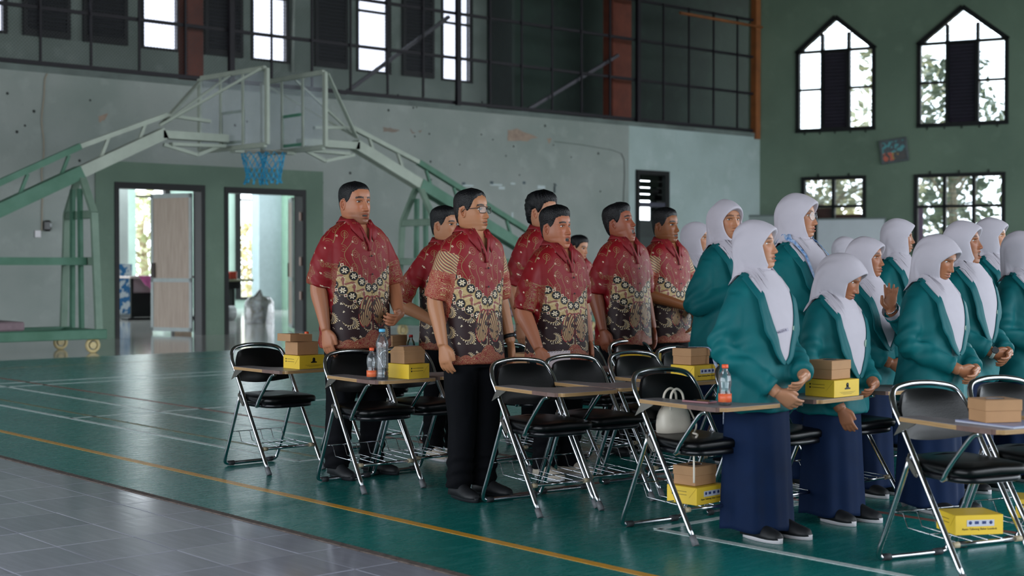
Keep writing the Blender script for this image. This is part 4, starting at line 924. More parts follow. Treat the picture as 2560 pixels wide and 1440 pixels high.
def make_hair(top=.02, side=.007, back=.012, line=0., quiff=0., seed=1, part=0., mess=0.):
    X, Y, Z, c = head_surface(72); a = np.abs(ANG)[None]*np.ones_like(Z); hl = np.interp(a, [h[0] for h in HL], [h[1] for h in HL])+line*np.clip(1-a/1.1, 0, 1)
    V = np.stack([X, Y, Z], 2); cen = np.array([0, .005, .0]); N = V-cen; N /= np.linalg.norm(N, axis=2)[..., None]
    d = Z-hl; up = np.clip((Z-.03)/.06, 0, 1); t = side+(top-side)*up+(back-side)*np.clip((a-2.0)/.8, 0, 1)*(1-up)
    t = t*(1-np.exp(-np.clip(d, 0, 1)/.012)); rg = np.random.RandomState(seed); ph = rg.uniform(0, 6, 4)
    st = np.sin(ANG[None]*37+Z*60+ph[0])*.4+np.sin(ANG[None]*71-Z*120+ph[1])*.35+np.sin(ANG[None]*23+Z*210+ph[2])*.25
    t = t*(1+.16*st*(1+mess))+quiff*np.clip(1-a/.9, 0, 1)*g_(Z-.085, .03); t = np.where(d < 0, -.006, t)
    P = V+N*t[..., None]; P[..., 1] -= quiff*.8*np.clip(1-a/.9, 0, 1)*g_(Z-.08, .03)
    return P[10:], gridq(72-10, NA)
def rot_head(P, yaw, pitch, roll=0., piv=(0, .015, -.15)):
    sh = P.shape; P = P.reshape(-1, 3)-np.array(piv); k = np.clip((P[:, 2])/.06, 0, 1); k = k*k*(3-2*k)
    out = P.copy()
    M_ = np.array(Matrix.Rotation(yaw, 3, 'Z') @ Matrix.Rotation(-pitch, 3, 'X') @ Matrix.Rotation(roll, 3, 'Y'))
    R = P@M_.T; out = P*(1-k)[:, None]+R*k[:, None]; return (out+np.array(piv)).reshape(sh)
def hand_mesh(Wp, d, t, s, curl=.35, k=1., spread=.05, thumb=.6):
    d = unit(d); t = np.array(t, float); t = unit(t-d*np.dot(t, d)); n = -s*np.cross(t, d); m = MB(); Wp = np.array(Wp)
    at = lambda a, b, c_: Wp+(d*a+t*b+n*c_)*k
    rings = []
    for a, hw, hh, o in ((-.03, .027, .021, 0), (0, .027, .019, 0), (.03, .036, .017, .003), (.06, .041, .0155, .002), (.085, .041, .0135, 0), (.098, .036, .010, 0)):
        rings.append([at(a, o+hw*math.cos(q), hh*math.sin(q)) for q in np.linspace(0, 2*PI, 14, endpoint=False)])
    m.loft(rings)
    for i, (b, L, r) in enumerate(((.030, .074, .0098), (.010, .083, .010), (-.0105, .077, .0097), (-.030, .06, .0088))):
        p = np.array(at(.085, b, 0)); ang = curl*.5; pts = [np.array(at(.06, b, 0)), p]
        for j, seg in enumerate((.45, .32, .23)):
            ang += curl*(.55 if j else .2)*(1+.12*i); dd = d*math.cos(ang)+n*math.sin(ang)+t*spread*(1.5-i)*.7; p = p+unit(dd)*L*seg*k; pts.append(p)
        m.tube(bez(pts, 3), np.interp(np.linspace(0, 1, (len(pts)-1)*3+1), [0, .5, 1], [r*1.05*k, r*k, r*.72*k]), 8)
    p0 = at(.012, .022, .004); p1 = at(.042, .022+.026*thumb+.008, .012); p2 = at(.072, .03+.03*thumb, .016); p3 = at(.092, .03+.032*thumb, .02); m.tube(bez([p0, p1, p2, p3], 3), np.linspace(.0155, .0095, 10)*k, 8)
    return m
def arm_mesh(S, El, Wr, d, t, s, curl, k, girth=1., spread=.05, thumb=.6):
    S = np.array(S)*.62+np.array(El)*.38
    m = limb([S, np.array(S)*.45+np.array(El)*.55, El, np.array(El)*.5+np.array(Wr)*.5, Wr], [.046*girth, .047*girth, .044*girth, .046*girth, .038*(.5+.5*girth), .029], 14)
    h = hand_mesh(Wr, d, t, s, curl, k*1.0, spread, thumb); m.add(h.v, h.f); P, Q = remesh(m.v, m.f, .0045, 1); return P, Q
def shoe(par, x, y, rz, L, top, sole, k=1.):
    m = MB(); rg = []
    for t, w, h in ((0, .028, .055), (.06, .036, .075), (.18, .037, .082), (.34, .036, .085), (.5, .040, .068), (.66, .046, .052), (.82, .045, .042), (.94, .033, .034), (1, .012, .022)):
        yy = .075*L/.26-t*L; pts = [(w*k*math.cos(q)*(1 if math.sin(q) > 0 else 1.05), yy, max(.018, .018+h*math.sin(q)) if math.sin(q) > 0 else .018) for q in np.linspace(0, 2*PI, 16, endpoint=False)]; rg.append(pts)
    o = m.loft(rg).build('shoe', top, par, (x, y, 0), (0, 0, rz)); s_ = MB(); P = []
    for z in (.001, .02, .026):
        r = []
        for q in np.linspace(0, 2*PI, 24, endpoint=False):
            yy = .075*L/.26-L/2+(L/2+.006)*math.cos(q); w = (.042+.007*math.cos(q+PI)-.004)*k; r.append((w*math.sin(q)*(1 if z < .02 else 1.0), yy, z))
        P.append(r)
    s_.loft(P).build('shoe_sole', sole, o); lc = MB()
    for j in range(4): yy = -.02-.02*j; lc.tube([(-.018*k, yy, .088-.011*j), (0, yy-.004, .096-.011*j), (.018*k, yy, .088-.011*j)], .003, 5)
    lc.build('shoe_laces', top, o); return o
def push_out(P, prof, mar):              # keep cloth outside the body profile (z, rx, ry)
    z = P[:, 2]; rx = np.interp(z, prof[:, 0], prof[:, 1])+mar; ry = np.interp(z, prof[:, 0], prof[:, 2])+mar
    q = (np.abs(P[:, 0])/rx)**2.3+(np.abs(P[:, 1])/ry)**2.3; k = np.where((q < 1) & (z < prof[-1, 0]) & (z > prof[0, 0]), np.clip(q, 1e-4, 1)**(-1/2.3), 1.); P = P.copy(); P[:, 0] *= k; P[:, 1] *= k; return P
def push_min(P, prof, mar):              # shortest way out: forwards/backwards or up over the shoulder
    P = P.copy(); zt = prof[-1, 0]; z = P[:, 2]
    def q(zz): return (np.abs(P[:, 0])/(np.interp(zz, prof[:, 0], prof[:, 1])+mar))**2.4+(np.abs(P[:, 1])/(np.interp(zz, prof[:, 0], prof[:, 2])+mar))**2.4
    ins = (q(z) < 1) & (z < zt) & (z > prof[0, 0]); rx = np.interp(z, prof[:, 0], prof[:, 1])+mar; ry = np.interp(z, prof[:, 0], prof[:, 2])+mar
    yn = np.sign(P[:, 1]+1e-9)*ry*np.clip(1-(np.abs(P[:, 0])/rx)**2.4, 0, 1)**(1/2.4); dy = np.abs(yn-P[:, 1]); zu = np.full(len(P), zt+mar)
    for t in np.linspace(1, 0, 40): zz = z+(zt+mar-z)*t; zu = np.where(q(zz) >= 1, zz, zu)
    dz = zu-z; usey = ins & (dy <= dz); usez = ins & ~(dy <= dz); P[usey, 1] = yn[usey]; P[usez, 2] = zu[usez]; return P
def add_eyes(par, V, yaw, pitch, hz, hs, gaze, roll):
    for sd in (-1, 1):
        ys = fsurf(V, sd*.031, 0)+.0066; a, b = 13, 18; P = np.zeros((a, b, 3)); col = np.zeros((a, b, 3))
        g = unit((gaze[0], -1, gaze[1]))
        for i in range(a):
            th = PI*i/(a-1)
            for j in range(b):
                ph = 2*PI*j/b; dv = np.array([math.sin(th)*math.cos(ph), -math.cos(th), math.sin(th)*math.sin(ph)]); P[i, j] = (sd*.031+dv[0]*.0150, ys+dv[1]*.0092, .0008+dv[2]*.0078)
                an = math.degrees(math.acos(np.clip(np.dot(unit((dv[0]*1., dv[1]*1.0, dv[2]*.55)), g), -1, 1))); col[i, j] = (.004, .004, .005) if an < 15 else (.022, .012, .008) if an < 30 else (.62, .58, .56)
        P = rot_head(P, yaw, pitch, roll)*hs; P[..., 2] += hz; npmesh('eye', P.reshape(-1, 3), gridq(a, b), M_eye, par, col=col.reshape(-1, 3))
def add_glasses(par, yaw, pitch, hz, hs, m, rnd, roll=0.):
    fr = MB(); ob = None; tf = lambda p: tuple(rot_head(np.array([p]), yaw, pitch, roll)[0]*hs+(0, 0, hz))
    def rim(sd):
        pts = []
        for q in np.linspace(0, 2*PI, 24, endpoint=False):
            e = .5 if not rnd else 1.; cx, sx = math.copysign(abs(math.cos(q))**e, math.cos(q)), math.copysign(abs(math.sin(q))**e, math.sin(q)); pts.append((sd*.034+.0265*cx, -.104+abs(sd*.034+.0265*cx)*.22, -.003+(.0185 if not rnd else .023)*sx))
        return pts
    for sd in (-1, 1):
        fr.tube([tf(p) for p in rim(sd)], .0019 if not rnd else .0012, 6, closed=True); fr.tube([tf(p) for p in ((sd*.061, -.09, .006), (sd*.071, -.07, .006), (sd*.0775, .0, .004), (sd*.0765, .018, -.012))], .002 if not rnd else .0012, 6)
    fr.tube([tf(p) for p in ((-.0085, -.103, .003), (0, -.105, .006), (.0085, -.103, .003))], .002, 6); o = fr.build('glasses', m, par)
    for sd in (-1, 1):
        l = MB(); pts = [tf(p) for p in rim(sd)]; l.add(pts, [tuple(range(24))]); l.build('lens', glass('spectacle_lens', (.93, .94, .93), .05), o)
MEN = np.array([(.74, .196, .15), (.84, .19, .147), (.95, .184, .143), (1.06, .183, .137), (1.18, .192, .13), (1.28, .200, .127), (1.35, .203, .117), (1.395, .198, .105), (1.428, .168, .094), (1.455, .118, .084), (1.478, .086, .078)])
WOM = np.array([(.62, .215, .175), (.72, .208, .168), (.85, .193, .155), (.98, .187, .15), (1.08, .19, .145), (1.155, .186, .128), (1.215, .165, .11), (1.255, .128, .09), (1.285, .085, .07), (1.305, .062, .06)])
def torso_rings(prof, n=36): return [sring(0, 0, z, rx, ry, n, 2.4) for z, rx, ry in prof]
def base_body(par, name, h, V, col, yaw, pitch, hz, hs, arms, skin, core, roll=0., fat=0.):
    parts = []; cols = []
    def ad(P, Q, c): parts.append((P, Q)); cols.append(np.broadcast_to(np.asarray(c), P.shape).copy())
    H = rot_head(V, yaw, pitch, roll)*hs; H[..., 2] += hz; ad(H.reshape(-1, 3), gridq(*V.shape[:2]), col.reshape(-1, 3))
    for sd in (-1, 1):
        P, Q = ear(sd); P = P.copy(); P[..., 0] = P[..., 0]+.0735+.004*fat; P[..., 1] += .012; P[..., 2] -= .014
        if sd < 0: P[..., 0] *= -1; Q = Q[:, ::-1]
        P = rot_head(P, yaw, pitch, roll)*hs; P[..., 2] += hz; ad(P.reshape(-1, 3), Q, np.array(skin)*np.array([1., .85, .8]))
    for P, Q in arms: ad(P, Q, skin)
    m = MB(); m.loft([sring(0, 0, z, max(.03, rx-.014), max(.03, ry-.014), 24, 2.4) for z, rx, ry in core[1:]])
    for sd in (-1, 1): m.tube([(sd*.075, 0, core[0][0]+.06), (sd*.08, 0, .5)], [.05, .03], 10)
    quads = [f for f in m.f if len(f) == 4]; ad(np.array(m.v), np.array(quads), skin)
    o = 0; PP, QQ = [], []
    for P, Q in parts: PP.append(P); QQ.append(Q+o); o += len(P)
    return npmesh('body', np.concatenate(PP), np.concatenate(QQ), M_skin, par, col=np.concatenate(cols))
def build_hair(par, yaw, pitch, hz, hs, roll, **kw):
    P, Q = make_hair(**kw); P = rot_head(P, yaw, pitch, roll)*hs; P[..., 2] += hz; return npmesh('hair', P.reshape(-1, 3), Q, M_hair, par)
def collar(par, k, zc, m, trim=None):
    # shirt collar: stand rising round the neck and a fall folded outwards to two points
    n = 40; rows = ((-.02, .088, .08, .0), (.012, .076, .076, .0), (.040, .070, .072, 0), (.042, .078, .080, .2), (.016, .092, .093, .7), (-.004, .104, .104, 1.)); P = np.zeros((len(rows), n, 3))
    for i, (dz, rx, ry, pt) in enumerate(rows):
        for j in range(n):
            a = -PI*.90+2*PI*.90*j/(n-1); a0 = a; sidef = abs(a)/(PI*.90); drop = .055*sidef**3; pz = pt*.042*max(0, (sidef-.6)/.4)**1.2
            P[i, j] = (math.sin(a)*rx*k*(1+.1*pt*sidef**6), (math.cos(a)*ry+.012)*k-.016*sidef**4*(1+pt*.9), zc+(dz-drop-pz)*k+.012*(1-sidef))
    if trim is not None: Pf = P.reshape(-1, 3); Pn = push_min(Pf, trim, .008).reshape(P.shape); P[3:] = Pn[3:]
    o = MB().grid(P).build('collar', m, par); md = o.modifiers.new('t', 'SOLIDIFY'); md.thickness = .003; return o
def man(label, x, y, h, head=(0, 0), arms=None, girth=1., skin='#b07a58', face={}, hair={}, rz=0., sleeve=1., shoes=('b', .1, 0.), glasses=None, group='men in red batik shirts', gaze=(0, 0), seed=1, dark=False, roll=0., armg=1., shirt_len=0., legs=True, hs=1.):
    k = h/1.70; sk = srgb(skin); p = thing('person', label, 'person', (x, y, 0), rz, group); yaw, pitch = math.radians(head[0]), math.radians(head[1])
    V, col = make_head(sk, **face); hz = h-.1145*hs*k; hs_ = hs*k; pr = MEN.copy(); pr[:, 0] *= k; gg = np.interp(MEN[:, 0], [.74, 1.1, 1.3, 1.44], [girth, girth, 1+(girth-1)*.55, 1]); pr[:, 1] *= k*(1+(gg-1)*.75); pr[:, 2] *= k*gg*1.02; pr[0, 0] -= shirt_len
    am = []; sv = MB(); sv.loft(torso_rings(pr)); info = []
    for s, key in ((-1, 'R'), (1, 'L')):
        S = np.array([s*.185*k*(1+(girth-1)*.45), .0, 1.368*k]); El, Wr, d, t, cu = arms[key]; El = np.array(El)*k; Wr = np.array(Wr)*k
        am.append(arm_mesh(S, El, Wr, d, t, s, cu, k, armg)); e2 = S+(El-S)*.97
        sv2 = limb([S+np.array([-s*.03, 0, .0]), S*.5+e2*.5, e2], [.060*k, .064*k*armg, .069*k*armg], 16); sv.add(sv2.v, sv2.f); info.append((s, S, e2))
    base_body(p, 'body', h, V, col, yaw, pitch, hz, hs_, am, sk, [tuple(r) for r in pr], roll, face.get('fat', 0))
    add_eyes(p, V, yaw, pitch, hz, hs_, gaze, roll); build_hair(p, yaw, pitch, hz, hs_, roll, seed=seed, **hair)
    if glasses: add_glasses(p, yaw, pitch, hz, hs_, *glasses, roll)
    P, Q = remesh(sv.v, sv.f, .0085*max(1, k), 4); N = vnorm(P, Q); zr = P[:, 2]/k
    f = wob(P, seed, 26, [(1, .3, .35), (1, -.2, -.3), (.6, 1, .2)], 5)*.0055*np.interp(zr, [.74, 1.0, 1.3, 1.4], [1.2, 1, .7, .1]); f += wob(P, seed+5, 60, None, 3)*.0012
    A = np.zeros((len(P), 3)); A[:, 0] = np.arctan2(P[:, 0], -P[:, 1])*.165*k; A[:, 1] = (P[:, 2]-pr[0, 0])/k
    for s, S, e2 in info:
        ax = unit(e2-S); L = np.linalg.norm(e2-S); rel = P-S; tt = rel@ax; dist = np.linalg.norm(rel-np.outer(tt, ax), axis=1); isl = (dist < .095*k*armg) & (tt > .015) & (P[:, 0]*s > .135*k+.05*np.clip(tt, 0, .3)*0)
        f = np.where(isl, f*.9+.0035*np.sin(tt*75+3*np.sin(P[:, 1]*30))*np.clip(tt/L, 0, 1), f); A[isl, 2] = sleeve; A[isl, 0] = (P[isl, 1])*1.2; A[isl, 1] = tt[isl]
        st = isl & (tt > L-.004); P = np.where((isl & (tt > L*.9))[:, None], P, P)
    P = P+N*f[:, None]
    # open neck: remove the cloth inside the V so that the skin shows
    vz = 1.33*k; ke = np.ones(len(Q), bool); C = P[Q].mean(1); ke &= ~((C[:, 1] < -.02) & (C[:, 2] > vz) & (np.abs(C[:, 0]) < (C[:, 2]-vz)*.30+.002)); ke &= ~((C[:, 2] > 1.468*k))
    Qk = Q[ke]; sf = (A[Qk, 2] > .5).sum(1) >= 2; dup = np.unique(Qk[sf]); mp = np.full(len(P), -1); mp[dup] = len(P)+np.arange(len(dup)); A2 = A[dup].copy()
    bad = A2[:, 2] < .5
    for s, S, e2 in info:
        q = bad & (P[dup, 0]*s > 0); A2[q, 0] = P[dup[q], 1]*1.2; A2[q, 1] = (P[dup[q]]-S)@unit(e2-S); A2[q, 2] = sleeve
    hit = A[:, 2] > .5; A1 = A.copy(); A1[hit, 0] = (np.arctan2(P[:, 0], -P[:, 1])*.165*k)[hit]; A1[hit, 1] = ((P[:, 2]-pr[0, 0])/k)[hit]; A1[:, 2] = 0
    Qk = Qk.copy(); Qk[sf] = mp[Qk[sf]]; sh = npmesh('shirt', np.concatenate([P, P[dup]]), Qk, M_batik, p, attr=np.concatenate([A1, A2]))
    def fy(z): return -np.interp(z, pr[:, 0], pr[:, 2])
    for z in np.linspace(vz-.06, pr[0, 0]+.12, 5): MB().lathe([(0, 0), (.0055, 0), (.0055, .003), (0, .003)], 8).build('button', mat('dark_button', '#2a1418', .4), sh, (.004, fy(z)-.008, z), (PI/2, 0, 0))
    for s in (-1, 1):
        n = 14; B = np.zeros((n, 3, 3))
        for i in range(n):
            t = i/(n-1); z = vz-.03+(1.452*k-vz+.03)*t
            for j in range(3): B[i, j] = (s*(max(0, (z-vz)*.30)-.006+.008*j), -.05, z)
        B = push_min(B.reshape(-1, 3), pr, .006+.003); B[:, 1] = np.where(B[:, 1] > -.03, B[:, 1], B[:, 1]); o = npmesh('shirt_placket', B, gridq(n, 3, False), M_red, sh); md = o.modifiers.new('t', 'SOLIDIFY'); md.thickness = .003
    collar(p, k, 1.455*k, M_red, pr)
    if legs:
        tr = MB(); tr.loft([sring(0, 0, z*k, rx*k*(1+(girth-1)*.7), ry*k*(1+(girth-1)*.7), 28, 2.3) for z, rx, ry in ((.72, .155, .115), (.80, .17, .125), (.90, .168, .122), (.98, .15, .115))])
        for s in (-1, 1):
            fx = shoes[1]; l = limb([(s*.085*k, 0, .80*k), (s*.092*k, -.01, .62*k), (s*fx*.97, -.012, .42*k), (s*fx, .0, .22*k), (s*fx, .012, .055)], [.10*k*girth, .098*k*girth, .082*k, .076*k, .074*k], 16); tr.add(l.v, l.f)
        P, Q = remesh(tr.v, tr.f, .011, 3); N = vnorm(P, Q); f = wob(P, seed+9, 20, [(1, .4, .2), (.8, -.6, .25)], 4)*.006+np.where(P[:, 2] < .25, .005*np.sin(P[:, 2]*95+2*np.sin(P[:, 1]*25)), 0); npmesh('trousers', P+N*f[:, None], Q, M_trous, p)
        for s in (-1, 1): shoe(p, s*(shoes[1]+.008), .0, s*.16+shoes[2], .27*k, M_shoeb if shoes[0] == 'b' else M_shoew, M_soled if shoes[0] == 'b' else M_sole)
    return p
def scarf(par, prof, k, yaw, pitch, hz, hs, roll, seed, drop=.56, peak=1., tail=0.):
    # square scarf pinned under the chin: rings run from the face edge over the head to the hem
    R = [  # (centre F,z), half width, top point F,z, bottom point F,z, head weight
        ((.040, -.012), .0600, (.074, .056), (.054, -.112), 1), ((.052, -.010), .0680, (.096+.006*peak, .066), (.070, -.121), 1), ((.058, -.009), .0725, (.102+.008*peak, .076), (.071, -.129), 1),
        ((.048, -.008), .0805, (.080, .098), (.064, -.142), 1), ((.02, -.010), .0880, (.030, .120), (.060, -.165), 1), ((-.02, -.017), .0905, (-.035, .125), (.064, -.19), .92),
        ((-.055, -.035), .0900, (-.098, .09), (.075, -.222), .8), ((-.06, -.07), .0870, (-.126, .03), (.09, -.262), .6), ((-.04, -.12), .0910, (-.124, -.05), (.104, -.31), .3), ((-.02, -.165), .102, (-.12, -.12), (.118, -.36), .1),
        ((.0, -.195), .114, (-.119, -.165), (.126, -.42), 0), ((.015, -.212), .115, (-.11, -.19), (.132, -.49), 0), ((.022, -.22), .118, (-.111, -.2), (.136, -drop), 0)]
    n = 72; RR = []
    for (cF, cz), w, (tF, tz), (bF, bz), hw in R:
        ring = np.zeros((n, 3)); lowr = np.clip((-.15-cz)/.12, 0, 1)
        for j in range(n):
            a = 2*PI*j/n; c, s = math.cos(a), math.sin(a)
            if c >= 0: t = c; F, z = cF+(tF-cF)*t, cz+(tz-cz)*t; xx = w*s
            else: t = (-c)**(1+.5*lowr); F, z = cF+(bF-cF)*t, cz+(bz-cz)*t; xx = w*math.copysign(abs(s)**(1+.8*lowr), s)
            ring[j] = (xx, -F, z)
        RR.append((ring, hw))
    M_ = np.array(Matrix.Rotation(yaw, 3, 'Z') @ Matrix.Rotation(-pitch, 3, 'X') @ Matrix.Rotation(roll, 3, 'Y')); piv = np.array([0, .015, -.15]); out = []
    for ring, hw in RR: q = (ring-piv)@M_.T+piv; out.append((ring*(1-hw)+q*hw)*hs+np.array([0, 0, hz]))
    key = np.array(out); m = len(key); fine = []; P_ = np.concatenate([[2*key[0]-key[1]], key, [2*key[-1]-key[-2]]])
    sub = [3, 3, 4]+[6]*(m-4)
    for i in range(1, m):
        for q in range(sub[min(i-1, len(sub)-1)]):
            t = q/sub[min(i-1, len(sub)-1)]; a, b, c, d = P_[i-1:i+3]; fine.append(.5*(2*b+(c-a)*t+(2*a-5*b+4*c-d)*t*t+(3*b-a-3*c+d)*t**3))
    fine.append(key[-1]); P = np.array(fine); A, B = P.shape[:2]; P = P.reshape(-1, 3); Q = gridq(A, B)
    N = vnorm(P, Q); ii = np.repeat(np.arange(A)/(A-1), B); jj = np.tile(np.arange(B)/B*2*PI, A)
    # soft folds fanning from the chin to the back and chest
    rg = np.random.RandomState(seed); ph = rg.uniform(0, 6, 5); amp = np.interp(ii, [0, .2, .38, .6, 1], [0, .0008, .003, .0085, .012]); sd = np.abs(np.sin(jj/2))
    fo = np.sin(jj*5+ii*7*np.sign(np.sin(jj))+ph[0])*.5+np.sin(jj*9-ii*9+ph[1])*.3+np.sin(jj*14+ii*5+ph[2])*.2; P = P+N*(amp*fo*1.15)[:, None]
    P = push_min(P, prof, .017); P2 = smoothv(P, Q, 2); wt = np.clip((ii-.5)*4, 0, 1)[:, None]*(ii < .999)[:, None]; P = P*(1-wt)+P2*wt; P = push_min(P, prof, .015)
    o = npmesh('headscarf', P, Q, M_scarf, par); md = o.modifiers.new('t', 'SOLIDIFY'); md.thickness = .0025; md.offset = 1; return P.reshape(A, B, 3)[-1]
def lapels(par, prof, k, hem):
    # notched lapels along both edges of the scarf, from the shoulder down to the button point
    n = len(hem); q = n//4
    for s in (1, -1):
        idx = np.arange(q-3, n//2+1); E_ = hem[idx] if s > 0 else hem[(-idx) % n]; m = len(E_); P = np.zeros((m, 4, 3))
        for i in range(m):
            t = i/(m-1); wd = np.interp(t, [0, .42, .5, .58, 1], [.035, .052, .066, .046, .012])*k
            for j in range(4): P[i, j] = (E_[i, 0]*(.93 if t < .97 else 1)+s*wd*(j/3)*(.9 if t > .1 else .5), E_[i, 1], E_[i, 2]-.35*wd*j/3+(.012 if j == 0 else 0))
        F = push_min(P.reshape(-1, 3), prof, .023); F[:, 1] = np.minimum(F[:, 1], P.reshape(-1, 3)[:, 1]+.004); o = npmesh('lapel', F, gridq(m, 4, False), M_blazd, par); md = o.modifiers.new('t', 'SOLIDIFY'); md.thickness = .004; md.offset = 0
def woman(label, x, y, h, head=(0, 0), arms=None, girth=1., skin='#b07c5c', face={}, rz=0., glasses=None, gaze=(0, 0), seed=1, full=True, roll=0., drop=.56, group='students in teal blazers and white headscarves', peak=1., hs=.96, cuff=False):
    k = h/1.55; sk = srgb(skin); p = thing('person', label, 'person', (x, y, 0), rz, group); yaw, pitch = math.radians(head[0]), math.radians(head[1]); hs_ = hs*max(.95, k); hz = h-.125*hs_
    V, col = make_head(sk, brow=.7, **face); kk = np.interp(V[..., 2], [.02, .07], [1., .93]); V[..., 0] *= kk; V[..., 1] *= kk; pr = WOM.copy(); pr[:, 0] *= k; pr[:, 1] *= k*girth; pr[:, 2] *= k*girth; am = []; sv = MB(); sv.loft(torso_rings(pr)); info = []
    for s, key in ((-1, 'R'), (1, 'L')):
        S = np.array([s*.162*k*girth, .0, 1.165*k]); El, Wr, d, t, cu = arms[key][:5]; El = np.array(El)*k; Wr = np.array(Wr)*k; ex = arms[key][5] if len(arms[key]) > 5 else {}
        am.append(arm_mesh(S, El, Wr, d, t, s, cu, k*.95, .85, **ex)); e2 = El+(Wr-El)*.9
        l = limb([S+np.array([-s*.03, 0, 0]), S*.5+El*.5, El, El*.45+e2*.55, e2], [.066*k, .066*k, .062*k, .060*k, .056*k], 16); sv.add(l.v, l.f); info.append((s, S, El, e2))
    base_body(p, 'body', h, V, col, yaw, pitch, hz, hs_, am, sk, [tuple(r) for r in pr], roll); add_eyes(p, V, yaw, pitch, hz, hs_, gaze, roll)
    if glasses: add_glasses(p, yaw, pitch, hz, hs_, *glasses, roll)
    P, Q = remesh(sv.v, sv.f, .0095, 4); N = vnorm(P, Q); zr = P[:, 2]/k
    f = wob(P, seed, 21, [(1, .4, .45), (.9, -.4, -.4), (.5, 1, .3)], 4)*.012*np.interp(zr, [.6, .9, 1.1, 1.22], [1.2, 1, .6, .1])
    for s, S, El, e2 in info:
        dE = np.linalg.norm(P-El, axis=1); ax = unit(e2-S); f += np.where(dE < .22, .0095*np.sin((P@ax)*58+2.2*np.sin(P@np.array([20, 13, 9.])))*np.exp(-(dE/.14)**2), 0)
        dW = (P-e2)@unit(e2-El); f += np.where((np.linalg.norm(P-e2, axis=1) < .08) & (dW > -.03), .003, 0)
    bz = npmesh('blazer', P+N*f[:, None], Q, M_blaz, p)
    if cuff:
        s, S, El, e2 = info[0 if cuff < 0 else 1]; ax = unit(e2-El); MB().tube([e2-ax*.03, e2+ax*.028], [.05*k, .054*k], 16, cap=False).build('shirt_cuff', M_scarf, p)
    hem = scarf(p, pr, k, yaw, pitch, hz, hs_, roll, seed, drop=drop, peak=peak)
    if full:
        lapels(bz, pr, k, hem); sz = MB(); rg = []
        for z, rx, ry in ((.045, .182, .165), (.2, .176, .158), (.4, .17, .15), (.6, .168, .14), (.8, .165, .13)): rg.append(sring(0, 0, z*k, rx*k*girth, ry*k*girth, 72, 2.2))
        rr_ = [np.array(r) for r in rg]; fine = []
        for i in range(len(rr_)-1):
            for q in range(8): fine.append(rr_[i]*(1-q/8)+rr_[i+1]*q/8)
        fine.append(rr_[-1]); ph = seed*1.7
        for r in fine:
            a = np.arctan2(r[:, 1], r[:, 0]); z = r[0, 2]; am_ = .036*np.clip((.75-z)/.6, 0, 1); q = 1+am_*(np.sin(a*6+ph)*.7+np.sin(a*11+ph*2+z*2)*.5)*1.6; r[:, 0] *= q; r[:, 1] *= q; r[:, 2] += .006*np.sin(a*5+ph)*(z < .1)
        MB().loft(fine).build('skirt', M_skirt, p)
        for s in (-1, 1): shoe(p, s*.075, -.05-.03*(s+1)*.5, s*.1, .245*k, M_shoeb, M_sole)
        # badge, name strip
        zb = 1.02*k; ry = np.interp(zb, pr[:, 0], pr[:, 2]); rx = np.interp(zb, pr[:, 0], pr[:, 1]); bxp_ = .085*k; yy = -(ry+.016)*(1-(bxp_/rx)**2.4)**(1/2.4)
        bd_ = MB().lathe([(0, 0), (.019, 0), (.021, .003), (.019, .006), (0, .006)], 20).build('school_badge', mat('white_badge_cloth', '#8fa89a', .7), bz, (bxp_, yy-.003, zb), (PI/2, 0, math.radians(22)))
        MB().prism([(-.011, -.008), (.011, -.008), (.0, .012)], lambda a, b, t: (a, b, t), .0062, .0075).build('badge_emblem', mat('green_badge_thread', '#1f6b50', .7), bd_)
    return p
def wrist_band(par, pose, key, k, m, r=.034, w=.018, face=None, name='wristwatch', back=.035):
    El, Wr = np.array(pose[key][0])*k, np.array(pose[key][1])*k; ax = unit(Wr-El); c = Wr-ax*back; o = MB().tube([c-ax*w/2, c+ax*w/2], r, 16, cap=False).build(name, m, par); md = o.modifiers.new('t', 'SOLIDIFY'); md.thickness = .003; md.offset = 1
    if face is not None: n = unit(np.array(face)-ax*np.dot(face, ax)); MB().tube([c+n*(r-.004), c+n*(r+.009)], .019, 16).build('watch_case', mat('watch_case_steel', '#6a6e74', .25, .8), o)
    return o
# arm poses for 1.70 m (men) and 1.55 m (women): elbow, wrist, finger direction, thumb direction, curl
HANG = {'R': ((-.236, .035, 1.09), (-.243, -.045, .85), (.03, -.18, -1), (.25, -1, .1), .45), 'L': ((.236, .035, 1.09), (.243, -.045, .85), (-.03, -.18, -1), (-.25, -1, .1), .45)}
CLASP = {'R': ((-.235, -.01, .93), (-.07, -.225, .80), (1, -.35, -.45), (0, -.6, .8), .5), 'L': ((.235, -.01, .93), (.06, -.245, .79), (-1, -.3, -.5), (0, -.6, .8), .5)}
